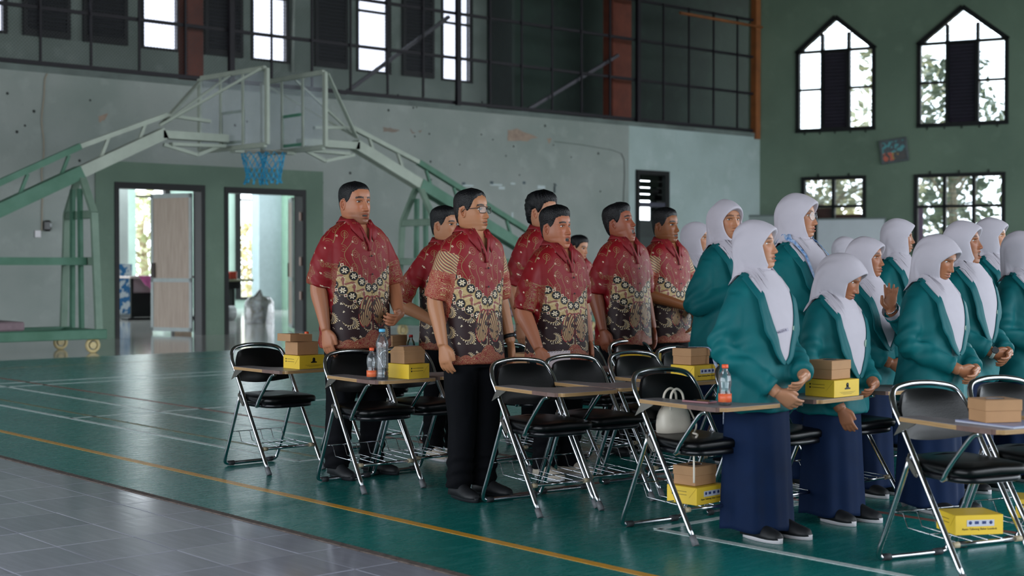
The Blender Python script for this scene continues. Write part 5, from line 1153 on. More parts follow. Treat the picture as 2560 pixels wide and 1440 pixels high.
# ------------------------------------------------------------------ folding chairs with writing tablets
M_chr = mat('chrome_tube', '#c4c6cc', .16, 1., var=.06, scale=20); M_vin = mat('black_vinyl', '#060709', .34, var=.2, scale=10, bump=.06, bscale=200, spec=.28)
M_lam = mat('grey_laminate', '#8a8486', .35, var=.08, scale=12); M_edgeb = mat('brown_edge_band', '#6a5049', .5, var=.15, scale=20); M_plye = mat('bare_plywood_edge', '#b08d5f', .6, col2='#8d6a42', scale=8, stretch=(1, 1, 60))
M_rub = mat('grey_rubber_foot', '#5e6064', .6); M_rubd = mat('dark_rubber_foot', '#2b2c30', .6); M_zinc = mat('zinc_bracket', '#7d7a74', .35, .9, var=.1)
CW = .195
def make_chair():
    c = thing('tablet_chair', 'x', 'chair', (0, 0, 0))
    def at(s, t): return (s*CW, .19-.46*t, .71*(1-t))          # long leg, t=0 at the back top, 1 at the front foot
    pts = [at(-1, .955)]+[at(-1, t) for t in (.7, .4, .15, .04)]
    arch = [(-CW+.03, .208, .742), (-CW*.45, .228, .762), (0, .235, .767), (CW*.45, .228, .762), (CW-.03, .208, .742)]
    fr = MB().tube(bez(pts+arch+[at(1, t) for t in (.04, .15, .4, .7)]+[at(1, .955)], 5), .0125, 10).build('main_frame', M_chr, c)
    for s in (-1, 1): a, b = np.array(at(s, .94)), np.array(at(s, 1)); MB().tube([a, b+(0, 0, .002)], [.0155, .0165], 10).build('front_foot', M_rub, c)
    # rear U-frame
    z0 = .49; r = [(-CW-.012, .06, z0), (-CW-.012, .20, .18), (-CW-.010, .262, .05), (-CW+.012, .275, .018), (-CW*.6, .278, .0145), (CW*.6, .278, .0145), (CW-.012, .275, .018), (CW+.010, .262, .05), (CW+.012, .20, .18), (CW+.012, .06, z0)]
    r = [(p[0]*.94, p[1], p[2]) for p in r]; MB().tube(bez(r, 5), .0115, 10).build('rear_frame', M_chr, c)
    for s in (-1, 1): MB().tube([(s*CW*.62, .278, .0155), (s*CW*.84, .277, .0165)], .0152, 10).build('rear_foot', M_rubd, c)
    # pivot plates
    for s in (-1, 1):
        p0, p1 = np.array(at(s, .30))+(0, .012, -.01), np.array(at(s, .45)); x = s*(CW+.016); n = unit((p1-p0)[1:]); m_ = np.array([-n[1], n[0]]); poly = []
        for a in np.linspace(0, 2*PI, 18, endpoint=False): q = (p0+p1)[1:]/2+n*math.cos(a)*.05+m_*math.sin(a)*.013+np.array([.012, 0]); poly.append((q[0], q[1]))
        pl_ = MB().prism(poly, lambda a, b, t: (t, a, b), x-.002, x+.002).build('pivot_plate', M_zinc, c)
        for q in (-.036, .036): cc = (p0+p1)/2+np.array([0, n[0]*q+.012, n[1]*q]); MB().tube([(x+s*.002, cc[1], cc[2]), (x+s*.006, cc[1], cc[2])], .007, 8).build('rivet', M_zinc, pl_)
    # seat: padded cushion on a black pan
    P = []
    for z, g in ((.427, -.015), (.430, 0), (.452, .003), (.463, -.002), (.469, -.016), (.473, -.07)):
        ring = []
        for a in np.linspace(0, 2*PI, 44, endpoint=False):
            e = 6. if z < .47 else 5.; cx, sx = math.copysign(abs(math.cos(a))**(2/e), math.cos(a)), math.copysign(abs(math.sin(a))**(2/e), math.sin(a)); yy = (.2+g)*sx; ring.append(((.184+g-.012*(sx > 0)*abs(sx))*cx, -.045+yy, z-.02*(-yy)/.2*.2+.006*(1-abs(cx))))
        P.append(ring)
    st = MB().loft(P).build('seat', M_vin, c); P = []
    for z, g in ((.398, -.012), (.402, -.004), (.424, -.004)):
        P.append([((.176+g)*math.copysign(abs(math.cos(a))**.5, math.cos(a)), -.045+(.198+g)*math.copysign(abs(math.sin(a))**.5, math.sin(a)), z) for a in np.linspace(0, 2*PI, 32, endpoint=False)])
    MB().loft(P).build('seat_pan', mat('black_steel_pan', '#101116', .3, .2), st)
    # backrest: curved padded shell inside the arch
    n, m = 17, 9; F = np.zeros((m, n, 3)); B = np.zeros((m, n, 3))
    for i in range(m):
        v = i/(m-1)
        for j in range(n):
            u = -1+2*j/(n-1); w = CW-.016-.055*max(0, v-.6)**1.4*2.2-.02*max(0, .25-v); z = .55+.195*v-.02*abs(u)**3*v-.018*(1-v)*(1-abs(u)**2); yb = .10+.085*((z-.55)/.2)+.045*(1-u*u)
            dome = .018*(1-abs(u)**4)*(1-abs(2*v-1)**4); F[i, j] = (u*w, yb-.008-dome, z); B[i, j] = (u*w, yb+.012, z)
    bk = MB().grid(F); bk.grid(B[:, ::-1])
    rim = list(F[0])+list(F[1:, -1])+list(F[-1, ::-1][1:])+list(F[::-1, 0][1:-1]); rim2 = list(B[0])+list(B[1:, -1])+list(B[-1, ::-1][1:])+list(B[::-1, 0][1:-1]); k = len(rim); bk.add(rim+rim2, [(i, k+i, k+(i+1) % k, (i+1) % k) for i in range(k)]); bk.build('backrest', M_vin, c)
    # tablet arm: plywood board with laminate top and banded edge
    o_ = [(-.225, .10), (-.115, .095), (-.10, -.01), (-.08, -.10), (-.02, -.155), (.08, -.17), (.145, -.20), (.165, -.26), (.165, -.40), (.14, -.44), (-.14, -.45), (-.19, -.435), (-.225, -.37)]
    q = bez(o_+[o_[0]], 3)[:-1]; q = [(p[0], p[1]) for p in q]; zt = .643
    tb_ = MB().prism(q[::-1], lambda a, b, t: (a, b, t), zt-.019, zt-.0015).build('tablet', M_plye, c); MB().prism([(p[0]*.998-.0001, p[1]) for p in q][::-1], lambda a, b, t: (a, b, t), zt-.0014, zt).build('tablet_top', M_lam, tb_)
    L = len(q); bands = (list(range(20, 26)), list(range(34, 37)))
    for gi, i in [(g, i) for g in (0, 1) for i in bands[g]]:
        if i == bands[gi][0]: bnd = MB()
        a, b = np.array(q[i]), np.array(q[(i+1) % L]); d = unit(b-a); nn = np.array([-d[1], d[0]])*.0016
        bnd.add([(*a, zt-.0195), (*b, zt-.0195), (*b, zt+.0004), (*a, zt+.0004), (*(a+nn), zt-.0195), (*(b+nn), zt-.0195), (*(b+nn), zt+.0004), (*(a+nn), zt+.0004)], [(4, 5, 6, 7), (0, 3, 2, 1), (3, 7, 6, 2), (0, 1, 5, 4)], False)
        if i == bands[gi][-1]: bnd.build('edge_band', M_edgeb, tb_)
    p = at(-1, .135); MB().prism([(p[1]+.015, p[2]-.055), (p[1]-.03, zt-.02), (p[1]-.12, zt-.02), (p[1]-.105, zt-.03)], lambda a, b, t: (t, a, b), -CW-.022, -CW-.017).build('tablet_bracket', M_zinc, c)
    MB().tube(bez([(-.200, -.345, .617), (-.200, -.31, .607), (-.202, -.275, .575), (-.205, -.175, .46), (-.205, -.145, .415), (-.198, -.13, .41), (-.170, -.13, .415)], 5), .0105, 10).build('tablet_support', M_chr, c)
    # wire basket under the seat
    fb = (np.array(at(-1, .79)), np.array(at(1, .79))); MB().tube([fb[0]+(.016, -.0, .0), fb[1]-(.016, 0, 0)], .009, 8).build('front_bar', M_chr, c)
    for s, e in ((-1, fb[0]), (1, fb[1])): MB().tube([e+(-s*.014, 0, 0), e+(-s*.045, 0, 0)], .0125, 8).build('bar_ferrule', mat('cream_ferrule', '#a89a80', .5), c)
    wb = MB(); zb = .155
    for xx in (-.155, -.078, 0, .078, .155): wb.tube([(xx, .19, .225), (xx, .155, .225), (xx, .125, .168), (xx, fb[0][1], fb[0][2]+.009)], .0026, 6)
    wb.tube([(-CW*.95, .195, .225), (CW*.95, .195, .225)], .003, 6); wb.tube([(-.165, -.02, .166), (.165, -.02, .166)], .003, 6); wb.build('wire_basket', M_chr, c)
    return c
proto = make_chair(); used = [False]; CH = {}
def chair(x, y, label, key=None, rz=0., group='black folding tablet chairs in rows'):
    # x, y: floor point of the near front foot
    if not used[0]: o = proto; used[0] = True
    else: o = copy_tree(proto)
    ox, oy = CW, .27; o.location = (x+ox*math.cos(rz)-oy*math.sin(rz)*1, y+oy*math.cos(rz)+ox*math.sin(rz), 0); o.rotation_euler = (0, 0, rz); tag(o, label, 'chair', group)
    if key: CH[key] = o
    return o
def on_chair(key, x, y, z):              # chair coordinates -> world
    if z > .6: x += .06; y -= .075       # things on the tablet
    o = CH[key]; a = o.rotation_euler[2]; return (o.location.x+x*math.cos(a)-y*math.sin(a), o.location.y+x*math.sin(a)+y*math.cos(a), z)
TZ = .6435                              # tablet top
# ------------------------------------------------------------------ small things
M_kraft = mat('kraft_board', '#a9805a', .75, var=.06, scale=8); M_krin = mat('kraft_inside', '#7d5c3e', .85); M_yel = mat('yellow_carton', '#dcb72e', .5, var=.03, scale=6); M_ink = mat('black_print', '#1a1610', .6); M_stk = mat('pale_sticker', '#b9bccb', .5)
def font_txt(name, txt, size, m, par, loc, rot, ext=.0002):
    c = bpy.data.curves.new(name, 'FONT'); c.body = txt; c.size = size; c.align_x = 'CENTER'; c.align_y = 'CENTER'; c.extrude = ext; c.resolution_u = 2; c.materials.append(m)
    t = bpy.data.objects.new('tmp', c); COL.objects.link(t); me = bpy.data.meshes.new_from_object(t.evaluated_get(bpy.context.evaluated_depsgraph_get())); bpy.data.objects.remove(t); return link(name, me, par, loc, rot)
def yellow_box(loc, label, rz=0., style='logo', group='yellow meal boxes', w=.20, d=.17, h=.082):
    o = thing('meal_box', label, 'box', loc, rz, group); t = .0015
    b = MB().cbox(-w/2, w/2, -d/2, d/2, 0.0005, h, .0015).build('carton', M_yel, o)
    MB().prism([(-w/2, -.03), (w/2, -.03), (w/2-.02, .0)], lambda a, b_, t_: (a, -d/2-.001-t_, h+b_), 0, .0012).build('lid_flap', M_yel, b) if style == 'flap' else None
    F, S = -d/2-.0007, -w/2-.0007
    MB().bar((S, -d/2+.002, h-.002), (S, -d/2+.045, h-.05), .0008, .0015).build('fold_crease', mat('crease_shade', '#b8962a', .6), b)
    for zz in (.058, .043): MB().box(S-.0004, S, -.03, .045, zz, zz+.002).build('print_line', M_ink, b); MB().lathe([(0, 0), (.0045, 0), (.0045, .0006), (0, .0006)], 10).build('print_dot', M_ink, b, (S, .055, zz+.001), (0, -PI/2, 0))
    if style == 'logo':
        # round mark over a ribbon, lines of small print below
        MB().lathe([(0, 0), (.010, 0), (.010, .0006), (0, .0006)], 12).build('printed_mark', M_ink, b, (.005, F, .058), (PI/2, 0, 0)); MB().box(-.016, .027, F-.0005, F, .036, .043).build('printed_mark', M_ink, b); MB().prism([(-.008, .043), (.018, .043), (.012, .053), (-.002, .053)], lambda a, b_, t_: (a, F-t_, b_), 0, .0006).build('printed_mark', M_ink, b)
        for zz, l in ((.023, .062), (.018, .05), (.013, .035)): MB().box(.005-l, .005+l, F-.0004, F, zz, zz+.0014).build('print_line', mat('grey_print', '#7d6a24', .6), b)
    else:
        MB().box(-.055, .065, F-.0006, F, .036, .062).build('sticker', M_stk, b); F2 = F-.0008
        for q, xx in enumerate((-.04, -.012, .02, .05)): (MB().lathe([(0, 0), (.0075, 0), (.0075, .0004), (0, .0004)], 10) if q in (0, 3) else MB().box(-.009, .009, -.006, .006, 0, .0004)).build('sticker_mark', mat('navy_print', '#23356a', .6), b, (xx, F2, .051), (PI/2, 0, 0))
        font_txt('box_lettering', 'Ayam Taliwang Bakar Lombok', .0125, M_ink, b, (.0, F-.0004, .025), (PI/2, 0, 0))
    return o
def kraft_box(loc, label, rz=0., lid='shut', w=.155, d=.13, h=.088, group='brown snack boxes'):
    o = thing('snack_box', label, 'box', loc, rz, group); hb = h*.98 if lid == 'shut' else h*.9
    b = MB().cbox(-w/2, w/2, -d/2, d/2, .0005, hb, .0015).build('carton', M_kraft, o)
    if lid == 'shut':
        MB().cbox(-w/2-.003, w/2+.003, -d/2-.003, d/2+.003, h*.52, h+.002, .002).build('lid', M_kraft, o); MB().prism([(.04*math.cos(a), .028*math.sin(a)) for a in np.linspace(0, 2*PI, 20, endpoint=False)], lambda a, b_, t_: (a, b_, h+.0022+t_), 0, .0008).build('lid_window', mat('dark_window_film', '#3a2c30', .25), o)
    elif lid == 'open':
        M_ = Matrix.Translation((-.045, .01, h*.9+.003)) @ Matrix.Rotation(math.radians(2), 4, 'Y'); l = MB(); l.box(-w/2-.003, w/2+.003, -d/2-.003, d/2+.003, .0, .004, M_)
        for a, b_, c, e in ((-w/2-.003, w/2+.003, -d/2-.003, -d/2), (-w/2-.003, w/2+.003, d/2, d/2+.003), (-w/2-.003, -w/2, -d/2, d/2), (w/2, w/2+.003, -d/2, d/2)): l.box(a, b_, c, e, .004, .045, M_)
        l.build('lid', M_kraft, o)
    else:                                # creased hump-backed lid with a label
        MB().loft([[(-w/2+g, -d/2+g2, z), (w/2-g, -d/2+g2, z), (w/2-g, d/2-g2, z), (-w/2+g, d/2-g2, z)] for g, g2, z in ((0, 0, h*.6), (-.002, -.002, h*.75), (.012, .02, h*1.12), (.02, .03, h*1.16))], smooth=False).build('lid', M_kraft, o); MB().box(-.04, .04, -.03, .03, h*1.162, h*1.17).build('paper_label', mat('mauve_label', '#9a8a98', .5), o)
    return o
M_pet = glass('clear_bottle_plastic', (.93, .95, .96), .14, .06, .10, (.75, .8, .85), 30); M_capo = mat('orange_cap', '#e2572a', .4); M_capb = mat('pale_blue_cap', '#56b0d8', .4); M_capr = mat('red_cap', '#c93030', .4); M_lab = mat('orange_bottle_label', '#d9482a', .45, col2='#e07a4a', scale=14); M_water = glass('bottle_water', (.9, .95, .97), .12)
def bottle(loc, label, h=.175, r=.029, cap=None, lab=True, ribs=False, group='drink bottles', water=.1):
    o = thing('water_bottle', label, 'bottle', loc, random.uniform(0, 6), group); q = h/.175; pr_ = [(.0, .001), (r*.9, .001), (r, .006), (r, .05*q), (r*.9, .06*q), (r*.9, .075*q), (r, .088*q), (r, .11*q), (r*.85, .13*q), (r*.5, .146*q), (r*.42, .152*q), (r*.42, .16*q), (0, .16*q)]
    if ribs: pr_ = [(0, .001), (r*.9, .001)]+[(r*(1 if i % 2 else .93), .006+i*.0095) for i in range(int(.115*q/.0095))]+[(r*.95, .125*q), (r*.5, .148*q), (r*.4, .153*q), (r*.4, .16*q), (0, .16*q)]
    b = MB().lathe(pr_, 20).build('bottle_body', M_pet, o); cz = .158*q; MB().lathe([(0, cz), (r*.47, cz), (r*.5, cz+.002), (r*.5, cz+.015), (r*.42, cz+.017), (0, cz+.017)], 16).build('cap', cap or M_capo, o)
    if lab: MB().lathe([(r*1.012, .014*q), (r*1.012, .05*q)], 20).build('bottle_label', M_lab, o)
    if water: MB().lathe([(0, .004), (r*.93, .006), (r*.93, water*.6), (0, water*.6)], 16).build('water', M_water, o)
    return o
# ------------------------------------------------------------------ rows of chairs
chair(4.615, 7.51, 'chair at the far end of the nearest column, open brown box on its tablet', 'c1')
chair(4.63, 6.54, 'chair at the row end carrying two clear bottles and boxes on its tablet', 'c2', -.08)
chair(4.866, 5.35, 'empty chair with a bare brown tablet beside the man holding a calendar', 'c3', -.12)
chair(5.285, 5.37, 'empty chair with bare tablet, second from the row end, in front of the calendar man', 'c4', -.10)
chair(4.91, 4.35, 'chair with a cream handbag on its seat and boxes in its basket', 'c5', -.12)
chair(5.09, 3.09, 'nearest chair, at the lower picture edge, brown box and booklet on its tablet', 'c8', -.28)
chair(5.60, 3.02, 'chair cut off by the picture edge beside the nearest chair', 'c9', -.25)
chair(5.80, 5.38, 'chair whose tablet holds a brown box with a lanyard draped over it', 'c6', -.08)
chair(5.42, 7.62, 'chair behind the tallest man with a brown box and red-capped bottle', 'c1b')
chair(6.28, 7.66, 'chair behind the man with hand on hip, in the last row', 'c1c')
chair(5.06, 6.56, 'chair hidden behind the man wearing black glasses', 'c2b')
chair(5.86, 6.52, 'chair directly behind the man holding a calendar', 'c2c')
chair(6.22, 6.24, 'dark chair behind the empty pair, below the man with wide open mouth', 'c2d')
chair(6.68, 6.22, 'chair below the man with folded arms, in the second row', 'c7')
chair(5.52, 4.30, 'chair of the student with bowed head, boxes stacked on its tablet', 'c5c')
chair(6.16, 4.34, 'chair behind the student with clasped hands looking down', 'c5d')
chair(7.02, 5.42, 'chair with papers on its tablet between the rows of students', 'c3e')
chair(6.36, 5.50, 'chair in front of the student wearing a blue lanyard', 'c3d')
chair(7.6, 5.45, 'farther chair with a drinking cup on its tablet beside the students', 'c3f')
chair(7.12, 4.80, 'chair of the singing student with a wristwatch', 'c5e')
GB = 'yellow meal boxes'
yellow_box(on_chair('c1', -.03, -.24, TZ), 'yellow meal box under the open brown box at the row end', .04)
kraft_box(on_chair('c1', -.04, -.22, TZ+.0835), 'brown snack box with its lid lying loose on top', .05, 'open')
bottle(on_chair('c1', .035, -.16, TZ+.0835), 'small orange-capped bottle standing on the yellow box behind the open brown box', .13, .027, M_capo, False)
yellow_box(on_chair('c2', -.02, -.275, TZ), 'yellow meal box beside the two clear bottles', 1.62, 'logo', w=.19, d=.15)
kraft_box(on_chair('c2', -.02, -.27, TZ+.0835), 'brown hump-lidded snack box beside the tall blue-capped bottle', .05, 'hump', .15, .12, .082)
bottle(on_chair('c2', -.235, -.24, TZ), 'small bottle with orange cap and orange label on the tablet', .175, .029, M_capo, True)
bottle(on_chair('c2', -.19, -.275, TZ), 'tall ribbed water bottle with pale blue cap', .29, .036, M_capb, False, True)
yellow_box(on_chair('c1b', -.05, -.23, TZ), 'yellow meal box behind the tallest man beside the red-capped bottle', .1)
kraft_box(on_chair('c1b', -.09, -.23, TZ+.0835), 'brown snack box just behind the tallest man', .3, 'shut')
bottle(on_chair('c1b', .06, -.24, TZ), 'small red-capped bottle behind the tallest man', .17, .028, M_capr, False)
yellow_box(on_chair('c6', -.06, -.24, TZ), 'yellow meal box with a white sticker under the lanyard', .02, 'sticker', w=.21)
kraft_box(on_chair('c6', -.07, -.22, TZ+.0835), 'brown snack box with a patterned lanyard lying across it', .02, 'shut')
yellow_box(on_chair('c5', -.0, -.05, .158), 'yellow meal box in the basket under the cream handbag', .04, 'sticker', w=.215, d=.18)
kraft_box(on_chair('c5', .0, -.04, .158+.0835), 'brown snack box in the basket under the cream handbag', .04, 'shut')
bottle(on_chair('c5', -.16, -.28, TZ), 'orange-capped water bottle standing next to the phone', .185, .030, M_capo, True)
yellow_box(on_chair('c5c', -.03, -.275, TZ), 'yellow meal box on the tablet before the student with bowed head', .0)
kraft_box(on_chair('c5c', -.03, -.26, TZ+.0835), 'brown snack box with a dark window before the student with bowed head', .03, 'shut')
yellow_box(on_chair('c8', .02, -.05, .170), 'yellow meal box in the basket of the nearest chair', -.55, 'sticker', w=.21, d=.17)
kraft_box(on_chair('c8', -.12, -.20, TZ+.011), 'brown snack box on the booklet of the nearest chair', -.5, 'shut')
yellow_box(on_chair('c9', .02, .0, .178), 'yellow meal box in the basket of the chair cut off by the picture edge', .5)
yellow_box(on_chair('c5d', -.02, .03, .178), 'yellow meal box in the basket behind the student with bowed head', .1)
kraft_box(on_chair('c5d', -.02, .03, .178+.0835), 'brown snack box in the basket behind the student with bowed head', .1)
yellow_box(on_chair('c2d', .02, -.22, TZ), 'yellow meal box half hidden below the man with wide open mouth', .1)
yellow_box(on_chair('c5e', -.1, -.30, TZ), 'yellow meal box with sticker before the student with a wristwatch', .1, 'sticker')
kraft_box(on_chair('c5e', -.1, -.28, TZ+.0835), 'brown snack box before the student with a wristwatch', .1)
kraft_box(on_chair('c2c', -.22, -.1, TZ), 'brown snack box between the man with glasses and the calendar man', .2)
# phone, booklet, papers, cup
ph = thing('mobile_phone', 'dark mobile phone lying flat on the tablet beside the water bottle', 'phone', on_chair('c5', -.17, -.12, TZ), .1)
MB().cbox(-.036, .036, -.075, .075, .0005, .009, .003).build('phone_body', mat('pink_phone_case', '#9a6a70', .3), ph); MB().cbox(-.033, .033, -.071, .071, .0091, .0098, .0003).build('phone_screen', mat('black_screen', '#08080c', .08), ph)
bk_ = thing('booklet', 'white booklet under the brown box on the nearest chair', 'booklet', on_chair('c8', -.10, -.22, TZ), -.2)
MB().cbox(-.105, .105, -.148, .148, .0005, .006, .001).build('pages', mat('white_pages', '#b4b6c4', .6), bk_); MB().cbox(-.105, .105, -.148, .148, .0062, .010, .001).build('cover', mat('bluish_cover', '#8a90b0', .4), bk_)
for i, (x, y, r) in enumerate(((-.1, -.2, .1), (-.02, -.26, -.3))):
    b_ = thing('paper_stack', ('dark folder on the tablet between the rows of students', 'white papers lying on the dark folder between the students')[i], ('folder', 'papers')[i], on_chair('c3e', x, y, TZ+.013*i), r); MB().cbox(-.1, .1, -.14, .14, .0005, .012, .001).build('sheets', (mat('navy_folder', '#151a2c', .4), mat('white_pages', '#b4b6c4'))[i], b_)
    MB().cbox(-.101, -.09, -.141, .141, .0006, .0126, .001).build('spine', (mat('navy_folder', '#151a2c'), mat('pale_lilac_spine', '#8f90b4', .5))[i], b_)
cp_ = thing('drinking_cup', 'clear plastic cup of brown tea beside the student with clasped hands', 'cup', on_chair('c3f', -.2, -.15, TZ)); MB().lathe([(.0, .001), (.026, .001), (.037, .11), (.0375, .112), (.036, .11), (.025, .003), (0, .003)], 18).build('cup_wall', M_pet, cp_); MB().lathe([(0, .004), (.025, .004), (.031, .06), (0, .06)], 16).build('tea', mat('brown_tea', '#7a3f1c', .2), cp_)
# cream handbag on the chair seat
BS = .72
bg_ = thing('handbag', 'cream dome-shaped handbag with two handles standing on the chair seat', 'handbag', on_chair('c5', -.035, .075, .474), math.radians(-8)); M_cr = mat('cream_leather', '#cfc6b8', .45, var=.04, scale=6, bump=.08, bscale=120)
P = []
for z, w, d in ((.0, .115, .05), (.004, .125, .058), (.05, .128, .060), (.10, .122, .056), (.135, .108, .046), (.16, .085, .034), (.175, .055, .02), (.18, .02, .008)): P.append([(w*math.copysign(abs(math.cos(a))**.6, math.cos(a)), d*math.copysign(abs(math.sin(a))**.75, math.sin(a)), z+.0005) for a in np.linspace(0, 2*PI, 36, endpoint=False)])
bd2 = MB().loft(P).build('bag_body', M_cr, bg_); MB().tube(bez([(-.118, .0, .04), (-.11, 0, .12), (-.07, 0, .17), (0, 0, .184), (.07, 0, .17), (.11, 0, .12), (.118, 0, .04)], 5), .0035, 6).build('zip_piping', mat('beige_zip', '#9a8f80', .5), bd2)
for y in (-.035, .035): MB().tube(bez([(-.06, y, .10), (-.058, y, .17), (-.045, y*.9, .235), (0, y*.8, .262), (.045, y*.9, .235), (.058, y, .17), (.06, y, .10)], 5), .008, 8).build('handle', M_cr, bg_)
MB().tube(bez([(.115, -.02, .14), (.15, -.05, .05), (.10, -.09, .008), (.02, -.16, .01), (-.02, -.24, .012), (-.06, -.27, .0)], 6), .0065, 6).build('shoulder_strap', M_cr, bg_); MB().tube(bez([(-.06, -.27, .0), (-.09, -.285, -.06), (-.095, -.29, -.20), (-.09, -.285, -.26)], 5), .0065, 6).build('strap_end', M_cr, bg_)
MB().tube([(.118, -.02, .13), (.118, -.02, .15)], .006, 8).build('strap_ring', mat('brass_ring', '#b59a58', .25, 1.), bg_)
bg_.scale = (.72, .8, .8)
# lanyard draped over the brown box: ribbon running down to below the tablet
ly = thing('lanyard', 'patterned white ribbon lanyard draped over the brown box and tablet edge', 'lanyard', (0, 0, 0))
def ribbon(pts, w, m, name, par):
    C = bez(pts, 6); n = len(C); P = np.zeros((n, 2, 3)); c0 = Vector((.753, -.658, 0))
    for i in range(n): P[i, 0] = C[i]-np.array(c0)*w/2; P[i, 1] = C[i]+np.array(c0)*w/2
    o = MB().grid(P).build(name, m, par); md = o.modifiers.new('t', 'SOLIDIFY'); md.thickness = .0015; return o
M_rib = mat('printed_ribbon', '#b4bccb', .5, col2='#5a6a94', scale=90); B6 = lambda x, y, z: np.array([*on_chair('c6', x, y, .7)[:2], z])
ribbon([B6(-.12, -.18, TZ+.176), B6(-.05, -.24, TZ+.178), B6(-.0, -.30, TZ+.17), B6(.0, -.335, TZ+.10), B6(.0, -.345, TZ+.08), B6(.01, -.385, TZ+.01), B6(.01, -.40, TZ-.06), B6(.01, -.40, TZ-.24)], .02, M_rib, 'ribbon', ly)
MB().cbox(-.02, .03, -.02, .03, 0, .006, .002).build('lanyard_clip', mat('black_clip', '#14161c', .4), ly, tuple(B6(-.12, -.2, TZ+.174)))
# ------------------------------------------------------------------ the people
def arms(R=None, L=None, base=HANG): d = dict(base); d.update({k: v for k, v in (('R', R), ('L', L)) if v}); return d
def at_px(px, py): p = G(px, py); return p.x, p.y
man('tallest man, broad with cropped hair, standing behind the leftmost chairs', 5.03, 7.20, 1.775, (2, 1), arms(L=((.27, .0, 1.10), (.17, -.2, .93), (-.8, -.5, -.3), (0, -.5, .8), .9)), 1.15, '#a96e50', dict(mouth=.3, stub=.45, fat=.9, fade=.5), dict(top=.007, side=.004, back=.006), rz=math.radians(2), gaze=(-.25, 0), seed=3, armg=1.12, shoes=('b', .13, 0), hs=1.03)
man('slim man in black-framed glasses with a watch on his far wrist', 5.04, 6.10, 1.685, (17, 2), HANG, .96, '#aa7452', dict(stub=.12, mouth=.12), dict(top=.013, side=.006, line=.014), sleeve=2., glasses=(mat('black_spectacle_frame', '#0d0e14', .3), False), gaze=(.05, 0), seed=5, armg=.95, shoes=('b', .085, 0), hs=.97)
man('young man half hidden behind the man in glasses, hand on his hip', 5.92, 7.45, 1.645, (16, 0), arms(R=((-.30, .10, 1.06), (-.17, -.11, .93), (.5, -.35, -.8), (-.3, -.9, .2), .5)), .95, '#ad7858', dict(fade=.25), dict(top=.024, side=.003, back=.014), seed=7, shoes=('w', .09, 0), hs=.96)
man('stout round-faced man singing, holding a desk calendar at his side', 5.89, 6.33, 1.61, (6, 3), arms(R=((-.285, .0, 1.05), (-.275, -.13, .83), (.1, -.25, -1), (.3, -1, 0), .55)), 1.14, '#a8684c', dict(mouth=.75, fat=1.2, fade=.3), dict(top=.026, side=.005, back=.012, quiff=.008), seed=9, armg=1.12, gaze=(.1, .05), shoes=('w', .10, .1), hs=1.02)
man('man with wavy hair whose face is hidden behind the round-faced singer', 6.66, 7.30, 1.755, (10, 0), HANG, 1.0, '#b07a5c', {}, dict(top=.03, side=.016, back=.03, mess=1.), seed=11)
man('man with head tilted back and mouth wide open', 7.0, 6.86, 1.675, (18, 13), HANG, 1.1, '#8d4f38', dict(mouth=1.0, fat=.4), dict(top=.024, side=.010, back=.016, quiff=.010), seed=13, armg=1.1, legs=True, shoes=('b', .1, 0))
man('man with folded forearms in front, last of the men before the students', 7.55, 6.98, 1.665, (10, 2), arms(R=((-.285, -.04, 1.10), (-.02, -.235, 1.0), (.9, -.2, -.5), (0, -.4, .9), .4), L=((.27, -.02, 1.08), (.06, -.235, .93), (-.6, -.2, -.8), (0, -.5, .8), .4)), 1.05, '#85502f', dict(mouth=.35, stub=.1, fade=.5), dict(top=.02, side=.004, back=.008), sleeve=2., seed=15, legs=True, shoes=('b', .1, 0))
man('small dark-haired face glimpsed far behind the round-faced singer', 9.67, 10.1, 1.545, (10, -8), HANG, .85, '#b07a5c', {}, dict(top=.025, side=.02, back=.03), seed=17, group='people far behind')
W_ = woman
W_('student glimpsed behind the last man, only her scarf and half her face showing', 8.3, 7.36, 1.60, (20, 0), CLASP, seed=21)
W_('student turning her face towards the camera, hand raised to her chest', 7.16, 6.09, 1.695, (-12, 0), {'R': ((-.26, .02, .93), (-.06, -.17, 1.02), (.75, -.2, .5), (0, -.3, 1), .7), 'L': CLASP['L']}, 1.06, '#a87354', dict(mouth=0), gaze=(-.2, .05), seed=23)
W_('student nearest the aisle in profile, singing, standing full length in a long navy skirt', 5.33, 4.345, 1.485, (20, 4), {'R': ((-.23, .03, .92), (-.09, -.2, .72), (.75, -.4, -.6), (0, -.6, .8), .5), 'L': CLASP['L']}, 1.0, '#b07c5e', dict(mouth=.25), seed=25, gaze=(.1, .1), drop=.60)
W_('taller student in round glasses with a blue lanyard round her neck', 6.78, 5.23, 1.69, (18, 0), CLASP, 1.08, '#a87456', dict(mouth=.1), glasses=(mat('thin_silver_spectacle_frame', '#8a8a90', .3, .8), True), seed=27, drop=.50)
W_('student with bowed head standing full length behind stacked boxes', 5.95, 4.37, 1.345, (16, -24), {'R': ((-.25, -.02, .92), (-.15, -.17, .66), (.3, -.3, -1), (.3, -.9, .2), .4), 'L': CLASP['L']}, 1.04, '#9a6448', {}, seed=29, gaze=(0, -.3))
W_('student holding her open palm up beside her face, bracelet on her wrist', 6.78, 4.755, 1.43, (14, 0), {'L': ((.07, -.27, .97), (-.17, -.29, 1.12), (-.05, -.06, 1), (-.75, .66, 0), .10, dict(spread=.16, thumb=.9)), 'R': CLASP['R']}, .98, '#9a6448', {}, seed=31, cuff=1)
W_('small student far back between the scarves, seen from behind', 10.8, 7.8, 1.525, (40, 0), CLASP, seed=33)
W_('student farther back in front of the whiteboard, turned away in profile', 8.6, 5.77, 1.595, (38, 0), CLASP, seed=35, skin='#96603f')
